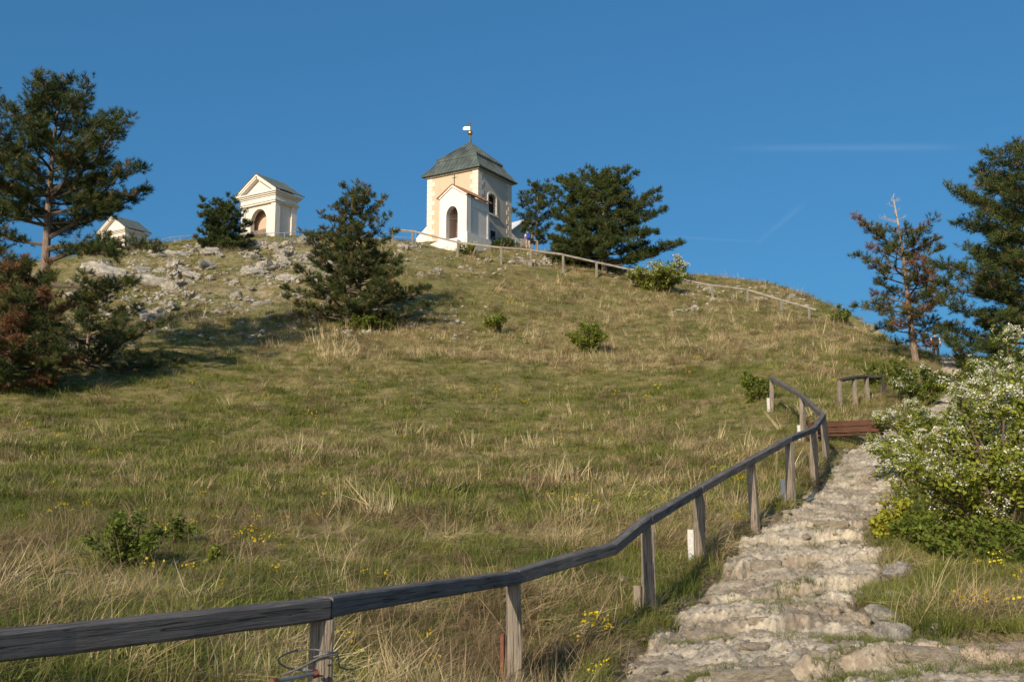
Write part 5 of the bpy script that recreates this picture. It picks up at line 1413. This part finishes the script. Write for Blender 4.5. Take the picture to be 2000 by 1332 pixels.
shrub('leafy_shrub', 'leafy bush behind the top post of the handrail', sfoot(1478, 790), 1.1, 0.7, 117, 14, 0.06, 2000, 0, (0.3, 0.65), group='green shrubs')
shrub('leafy_shrub', 'fresh green rose bush low in the near grass on the left', sfoot(262, 1108), 0.72, 0.5, 118, 12, 0.030, 2600, 0, (0.18, 0.55), group='green shrubs', bare=0.2)
shrub('leafy_shrub', 'second tuft of fresh green rose shoots in the near grass', sfoot(340, 1068), 0.5, 0.24, 119, 6, 0.030, 700, 0, (0.2, 0.55), group='green shrubs', bare=0.2)
shrub('leafy_shrub', 'tiny bright green sprig in the near grass below the rose bush', sfoot(425, 1108), 0.30, 0.14, 120, 6, 0.04, 300, 0, (0.45, 0.75), group='green shrubs')
shrub('leafy_shrub', 'green bush under the browning pine beside the log rail', foot(1745, 38), 1.1, 1.3, 121, 20, 0.06, 4200, 0, (0.15, 0.6), group='green shrubs')
shrub('leafy_shrub', 'tan stemmed bush where the path vanishes behind the pines', foot(1935, 33), 1.7, 1.5, 122, 20, 0.06, 4500, 120, (0.15, 0.65), group='green shrubs', fsize=0.03)
shrub('leafy_shrub', 'green leaves at the base of the rust brown pine', sfoot(25, 735), 0.9, 0.8, 123, 12, 0.07, 1500, 0, (0.35, 0.7), group='green shrubs')
# bare dead twig lying in the near grass
dp = sfoot(100, 1090); dtw = empty('dead_branch', dp); tag(dtw, 'dark dead branch lying in the grass at the lower left', 'branch')
q = MB(); q.tube(curve_pts([Vector((-.25, 0.2, .28)), Vector((-.05, .05, .16)), Vector((.18, 0, .10)), Vector((.42, -.1, .02))], 16), [0.012 - 0.0004 * k for k in range(16)], 5); q.tube([Vector((-.05, .05, .16)), Vector((.02, .1, .30)), Vector((.12, .1, .38))], [.007, .005, .003], 4); q.build('twig', M['twig'], dtw)
# ================================================================== GRASS AND FLOWERS (nobody could count them)
def tuft_mesh(name, n, seed, length, lean, width, bend, spread, mat, seg=3, tintr=(0.3, 0.7), flatlie=0.0, head=0.0):
    """a tuft of tapering bent blades growing from around the origin"""
    rs = np.random.default_rng(seed)
    V, F, T = [], [], []
    for i in range(n):
        az = rs.uniform(0, 2 * np.pi); r = spread * rs.random() ** 0.5
        b = np.array([math.cos(az) * r, math.sin(az) * r, -0.02])
        if flatlie: a2 = rs.normal(-np.pi / 2, 0.5)
        else: a2 = az + rs.normal(0, 0.9)
        L = length * rs.uniform(0.55, 1.15)
        le = abs(rs.normal(lean, lean * 0.4)) ; be = rs.normal(bend, bend * 0.5)
        w = width * rs.uniform(0.7, 1.3)
        hd = np.array([math.cos(a2), math.sin(a2), 0]); sd = np.array([-math.sin(a2), math.cos(a2), 0])
        tw = rs.uniform(-0.6, 0.6); sd = sd * math.cos(tw) + np.array([0, 0, 1]) * math.sin(tw)
        p = b.copy(); ang = le; k0 = len(V); t = rs.uniform(*tintr)
        for s in range(seg):
            ww = w * (1 - 0.75 * s / seg)
            V += [p - sd * ww, p + sd * ww]; T += [t, t]
            p = p + (hd * math.sin(ang) + np.array([0, 0, 1]) * math.cos(ang)) * L / seg
            if flatlie: p[2] = max(p[2], 0.015 + 0.02 * rs.random())
            ang = min(ang + be, 2.3)
        V.append(p); T.append(min(1, t + 0.1))
        for s in range(seg - 1):
            a = k0 + 2 * s; F.append((a, a + 1, a + 3)); F.append((a, a + 3, a + 2))
        a = k0 + 2 * (seg - 1); F.append((a, a + 1, a + 2))
    me = np_mesh(name, np.array(V), np.array(F), tint=np.array(T)); me.materials.append(mat)
    return me
def scatter(name, label, cat, meshes, X, Y, Z, scl, tint, rotz, tilt=None, idx=None, mat_seed=0):
    n = len(X)
    pm = bpy.data.meshes.new(name)
    pm.vertices.add(n); pm.vertices.foreach_set('co', np.stack([X, Y, Z], 1).astype(np.float32).ravel())
    rot = np.zeros((n, 3), np.float32); rot[:, 2] = rotz
    if tilt is not None: rot[:, :2] = tilt
    for an, ty, arr, key in (('rot', 'FLOAT_VECTOR', rot, 'vector'), ('scl', 'FLOAT', scl, 'value'), ('tint', 'FLOAT', tint, 'value')):
        a = pm.attributes.new(an, ty, 'POINT'); a.data.foreach_set(key, np.asarray(arr, np.float32).ravel())
    if idx is None: idx = np.random.default_rng(mat_seed).integers(0, len(meshes), n)
    a = pm.attributes.new('pick', 'INT', 'POINT'); a.data.foreach_set('value', idx.astype(np.int32))
    pc = bpy.data.collections.new(name + '_kinds')
    for k, m_ in enumerate(meshes): pc.objects.link(bpy.data.objects.new(f'{name}_kind_{k:02d}', m_))
    ng = bpy.data.node_groups.new(name, 'GeometryNodeTree')
    ng.interface.new_socket('Geometry', in_out='INPUT', socket_type='NodeSocketGeometry'); ng.interface.new_socket('Geometry', in_out='OUTPUT', socket_type='NodeSocketGeometry')
    gi = ng.nodes.new('NodeGroupInput'); go = ng.nodes.new('NodeGroupOutput')
    ip = ng.nodes.new('GeometryNodeInstanceOnPoints'); ci = ng.nodes.new('GeometryNodeCollectionInfo')
    ci.inputs['Collection'].default_value = pc; ci.inputs['Separate Children'].default_value = True; ci.inputs['Reset Children'].default_value = True
    ip.inputs['Pick Instance'].default_value = True
    def na(nm, ty):
        x = ng.nodes.new('GeometryNodeInputNamedAttribute'); x.data_type = ty; x.inputs['Name'].default_value = nm; return x.outputs['Attribute']
    ng.links.new(gi.outputs[0], ip.inputs['Points']); ng.links.new(ci.outputs[0], ip.inputs['Instance'])
    ng.links.new(na('pick', 'INT'), ip.inputs['Instance Index']); ng.links.new(na('rot', 'FLOAT_VECTOR'), ip.inputs['Rotation']); ng.links.new(na('scl', 'FLOAT'), ip.inputs['Scale'])
    ng.links.new(ip.outputs[0], go.inputs[0])
    o = link(name, pm); md = o.modifiers.new('scatter', 'NODES'); md.node_group = ng
    tag(o, label, cat, kind='stuff')
    return o
G_GREEN = leafmat('green_grass', [(0.0, (0.0885, 0.1156, 0.026)), (0.4, (0.177, 0.2065, 0.0425)), (0.75, (0.2773, 0.2773, 0.0732)), (1.0, (0.3894, 0.3422, 0.1298))], inst=True, trans=0.35)
G_DRY = leafmat('dry_grass', [(0.0, (0.2147, 0.1525, 0.0847)), (0.35, (0.3729, 0.2768, 0.1525)), (0.7, (0.5424, 0.435, 0.2429)), (1.0, (0.7006, 0.5876, 0.3503))], inst=True, trans=0.25)
G_FLOW = leafmat('yellow_petals', [(0.0, (0.55, 0.36, 0.01)), (0.5, (0.72, 0.55, 0.015)), (1.0, (0.70, 0.62, 0.03))], inst=True, trans=0.3)
green_near = [tuft_mesh('green_tuft', 36, 200 + k, 0.145, 0.5, 0.0030, 0.34, 0.10, G_GREEN) for k in range(5)]
green_far = [tuft_mesh('green_tuft_wide', 34, 210 + k, 0.15, 0.55, 0.0055, 0.34, 0.19, G_GREEN, seg=2) for k in range(5)]
thatch_near = [tuft_mesh('thatch', 30, 220 + k, 0.42, 1.10, 0.0026, 0.22, 0.14, G_DRY, seg=4, flatlie=1.0) for k in range(5)]
thatch_far = [tuft_mesh('thatch_wide', 26, 230 + k, 0.42, 1.1, 0.0052, 0.22, 0.22, G_DRY, seg=3, flatlie=1.0) for k in range(4)]
dry_near = [tuft_mesh('dry_tuft', 30, 240 + k, 0.24, 0.7, 0.0026, 0.34, 0.10, G_DRY) for k in range(5)]
dry_far = [tuft_mesh('dry_tuft_wide', 28, 250 + k, 0.27, 0.55, 0.0055, 0.28, 0.18, G_DRY, seg=2) for k in range(5)]
straw_near = [tuft_mesh('straw', 12, 260 + k, 0.62, 0.22, 0.0024, 0.14, 0.07, G_DRY, seg=4, tintr=(0.6, 0.95)) for k in range(5)]
straw_far = [tuft_mesh('straw_wide', 11, 270 + k, 0.52, 0.28, 0.0058, 0.16, 0.17, G_DRY, seg=3, tintr=(0.55, 0.95)) for k in range(5)]
def field(n, dmin, dmax, seed, power=1.0, x0=-160, x1=2160):
    """random ground points inside the view wedge, density falling with distance"""
    rs = np.random.default_rng(seed)
    u = rs.random(n)
    d = (dmin ** (1 - power) + u * (dmax ** (1 - power) - dmin ** (1 - power))) ** (1 / (1 - power)) if power != 1 else dmin * (dmax / dmin) ** u
    px = rs.uniform(x0, x1, n)
    x = (px - CX) / FPX * d * 1.01
    return x, d, rs
def dryness(x, y):
    v = 0.46 * fbm(x / 3.2, y / 3.2, seed=301, oct=4) - 0.06 + 0.35 * fbm(x / 0.8, y / 0.8, seed=302, oct=2)
    # the slope gets drier toward the crest on the right, greener in a band across the middle
    v = v + 0.34 * sstep(44.5, 47.5, y) * sstep(-20, -8, x) - 0.42 * sstep(33, 37, y) * sstep(46.5, 43.5, y) * sstep(14, 8, x) - 0.16 * sstep(52, 56, y) * sstep(2, -6, x)
    v = v - 0.13 * sstep(32, 20, y)
    return v
def keepmask(x, y, rs, path_ok=0.0):
    pmk = path_mask(x, y)
    bare = np.clip(rockmask(x, y) * 0.9, 0, 0.5)
    k = (rs.random(len(x)) > bare) & ((pmk < 0.25) | (rs.random(len(x)) < path_ok))
    k &= H0(x, y) > -40
    # not inside the buildings
    for cx, cy, r in ((cen.x, cen.y, 3.4), (c0.x + 0.9, c0.y + 1.5, 2.2)): k &= np.hypot(x - cx, y - cy) > r
    # grass stays short along the crest fence
    fx = np.array([p.x for p in CP]); fy = np.array([p.y for p in CP])
    fd = y - np.interp(x, fx, fy)
    nf = (fd > -1.6) & (fd < 0.6) & (x > fx[0]) & (x < fx[-1])
    k &= ~nf | (rs.random(len(x)) < 0.25)
    return k
def lay(name, label, cat, near, far, n1, n2, seed, want, s0, s1, tb, split=17.0, dmax=98.0, tiltv=0.22):
    for part, meshes, n, da, db in (('', near, n1, 2.2, split), ('_beyond', far, n2, split, dmax)):
        x, y, rs = field(n, da, db, seed + len(part), 0.85 if part else 1.0)
        v = dryness(x, y)
        k = keepmask(x, y, rs) & want(v, x, y, rs)
        x, y, v = x[k], y[k], v[k]
        z = H(x, y)
        sc = rs.uniform(s0, s1, len(x)) * (1 + 0.35 * sstep(20, 70, y)) * (0.8 + 0.5 * np.clip(0.5 + fbm(x / 1.3, y / 1.3, seed=311, oct=2), 0, 1))
        tn = np.clip(tb + 0.30 * fbm(x / 1.1, y / 1.1, seed=303, oct=3) + 0.16 * rs.normal(0, 1, len(x)), 0, 1)
        tilt = rs.normal(0, tiltv, (len(x), 2))
        rz = rs.uniform(0, 6.283, len(x)) if 'thatch' not in name else rs.normal(0.5, 1.3, len(x))
        scatter(name + part, label + (' far up the slope' if part else ' near the handrail'), cat, meshes, x, y, z, sc, tn, rz, tilt, mat_seed=seed)
lay('green_grass', 'short green grass', 'grass', green_near, green_far, 26000, 42000, 401, lambda v, x, y, rs: rs.random(len(v)) < np.clip(0.85 - 0.9 * v, 0.18, 1), 0.7, 1.35, 0.42)
lay('thatch_grass', 'matted dry brown grass', 'grass', thatch_near, thatch_far, 26000, 19000, 402, lambda v, x, y, rs: rs.random(len(v)) < np.clip(0.50 + 0.9 * v + 0.5 * fbm(x / 0.9, y / 0.9, seed=366, oct=2), 0.06, 1), 0.6, 1.2, 0.36)
lay('dry_grass', 'tufted dry tan grass', 'grass', dry_near, dry_far, 8000, 28000, 403, lambda v, x, y, rs: rs.random(len(v)) < np.clip(0.42 + 1.0 * v, 0.05, 1) * (0.45 + 0.55 * sstep(30, 46, y)), 0.5, 1.05, 0.58)
lay('straw_grass', 'tall pale straw stalks', 'grass', straw_near, straw_far, 650, 5600, 404, lambda v, x, y, rs: (rs.random(len(v)) < np.clip(0.2 + 1.2 * v, 0.03, 1)) & (fbm(x / 1.6, y / 1.6, seed=320, oct=2) > 0.28 - 0.4 * sstep(35, 47, y)), 0.7, 1.35, 0.72, tiltv=0.3)
# low herbs and turf in the path's joints
x, y, rs = field(9500, 5.5, 34, 410, 1.0, 1150, 2000)
_w = y + 0.16 * fbm(x * 1.1, y * 0.3, seed=33, oct=3) - 0.06 * (x - path_lr(y)[0]); _p = np.interp(_w, STEPY, np.arange(len(STEPY))); _foot = (_p - np.floor(_p)) > 0.86
k = (path_mask(x, y) > 0.35) & ((fbm(x * 1.5, y * 1.5, seed=331, oct=3) > 0.40) | (_foot & (fbm(x * 1.3, y * 1.3, seed=332, oct=2) > 0.12)))
x, y = x[k], y[k]
z = path_z(x, y)[0] - 0.12
scatter('path_turf', 'tufts of grass rooted in the joints of the stony path', 'grass', green_near, x, y, z, rs.uniform(0.45, 0.95, len(x)), np.clip(rs.normal(0.35, .2, len(x)), 0, 1), rs.uniform(0, 6.28, len(x)))
# yellow flowers in small clusters
def flower_mesh(seed, n=9):
    rs = np.random.default_rng(seed); P = rs.normal(0, 1, (n, 3)) * (0.035, 0.035, 0.02) + (0, 0, 0.14)
    V, F = quads(np.repeat(P, 3, 0) + rs.normal(0, .004, (n * 3, 3)), rs.normal(0, .6, (n * 3, 3)) + (0, -.4, .8), 0.017, rs, 1.1, 0.1)
    me = np_mesh('yellow_flower', V, F, tint=np.repeat(rs.uniform(.2, .8, n * 3), 4)); me.materials.append(G_FLOW); return me
fl = [flower_mesh(500 + k) for k in range(4)]
x, y, rs = field(9000, 5.0, 62, 420, 1.0)
k = keepmask(x, y, rs) & (fbm(x / 1.2, y / 1.2, seed=341, oct=3) > 0.50) & (dryness(x, y) < 0.35)
k &= rs.random(len(x)) < 0.17
x, y = x[k], y[k]
scatter('yellow_flowers', 'small yellow spring flowers scattered in the meadow', 'flowers', fl, x, y, H(x, y), rs.uniform(0.8, 1.5, len(x)) * (1 + sstep(12, 60, y) * 1.6), rs.random(len(x)), rs.uniform(0, 6.28, len(x)))
# loose gravel on the trodden corner and the path
grav = []
for k_ in range(4):
    g_ = rock_mesh('gravel', 600 + k_, 1, 0.7, 0.3, 'stone'); grav.append(g_)
x, y, rs = field(9000, 4.5, 30, 430, 1.0, 1100, 2100)
k = path_mask(x, y) > 0.3
x, y = x[k], y[k]; z = path_z(x, y)[0] - 0.10
scatter('gravel', 'loose pale gravel on the path', 'gravel', grav, x, y, z, rs.uniform(0.006, 0.030, len(x)) * (0.6 + rs.random(len(x)) ** 3 * 1.2), rs.random(len(x)), rs.uniform(0, 6.28, len(x)))
# ---- loose boulders beside the steps
for lab, px, py, s, sx, sy, sz in (('pointed grey boulder lying in the turf right of the steps', 1738, 1250, 0.17, 1.3, 0.9, 0.8), ('flat grey rock half buried above the pointed boulder', 1722, 1205, 0.15, 1.3, 1.0, 0.7), ('pale rounded rock beside the pointed boulder', 1795, 1222, 0.11, 0.9, 0.8, 1.0),
        ('long pale rock at the edge of the bare earth', 1848, 1238, 0.11, 1.4, 0.8, 0.7), ('flat lichen covered rock set in the bank', 1745, 1170, 0.14, 1.3, 1.0, 0.6), ('grey rock slab at the upper right of the steps', 1760, 1122, 0.2, 1.4, 1.0, 0.6), ('small pale rock in the grass at the right edge', 1965, 1152, 0.08, 1.2, 0.9, 0.8)):
    p = hit(px, py); p.z -= 0.08
    o = link('boulder', rock_mesh('boulder', 700 + px, 3, 1.0, 0.4), None, None, p + Vector((0, 0, s * 0.35))); o.scale = (s * sx, s * sy, s * sz * 1.25); o.rotation_euler = (0.15, 0.1, px * 0.7)
    tag(o, lab, 'rock', 'loose rocks beside the steps')
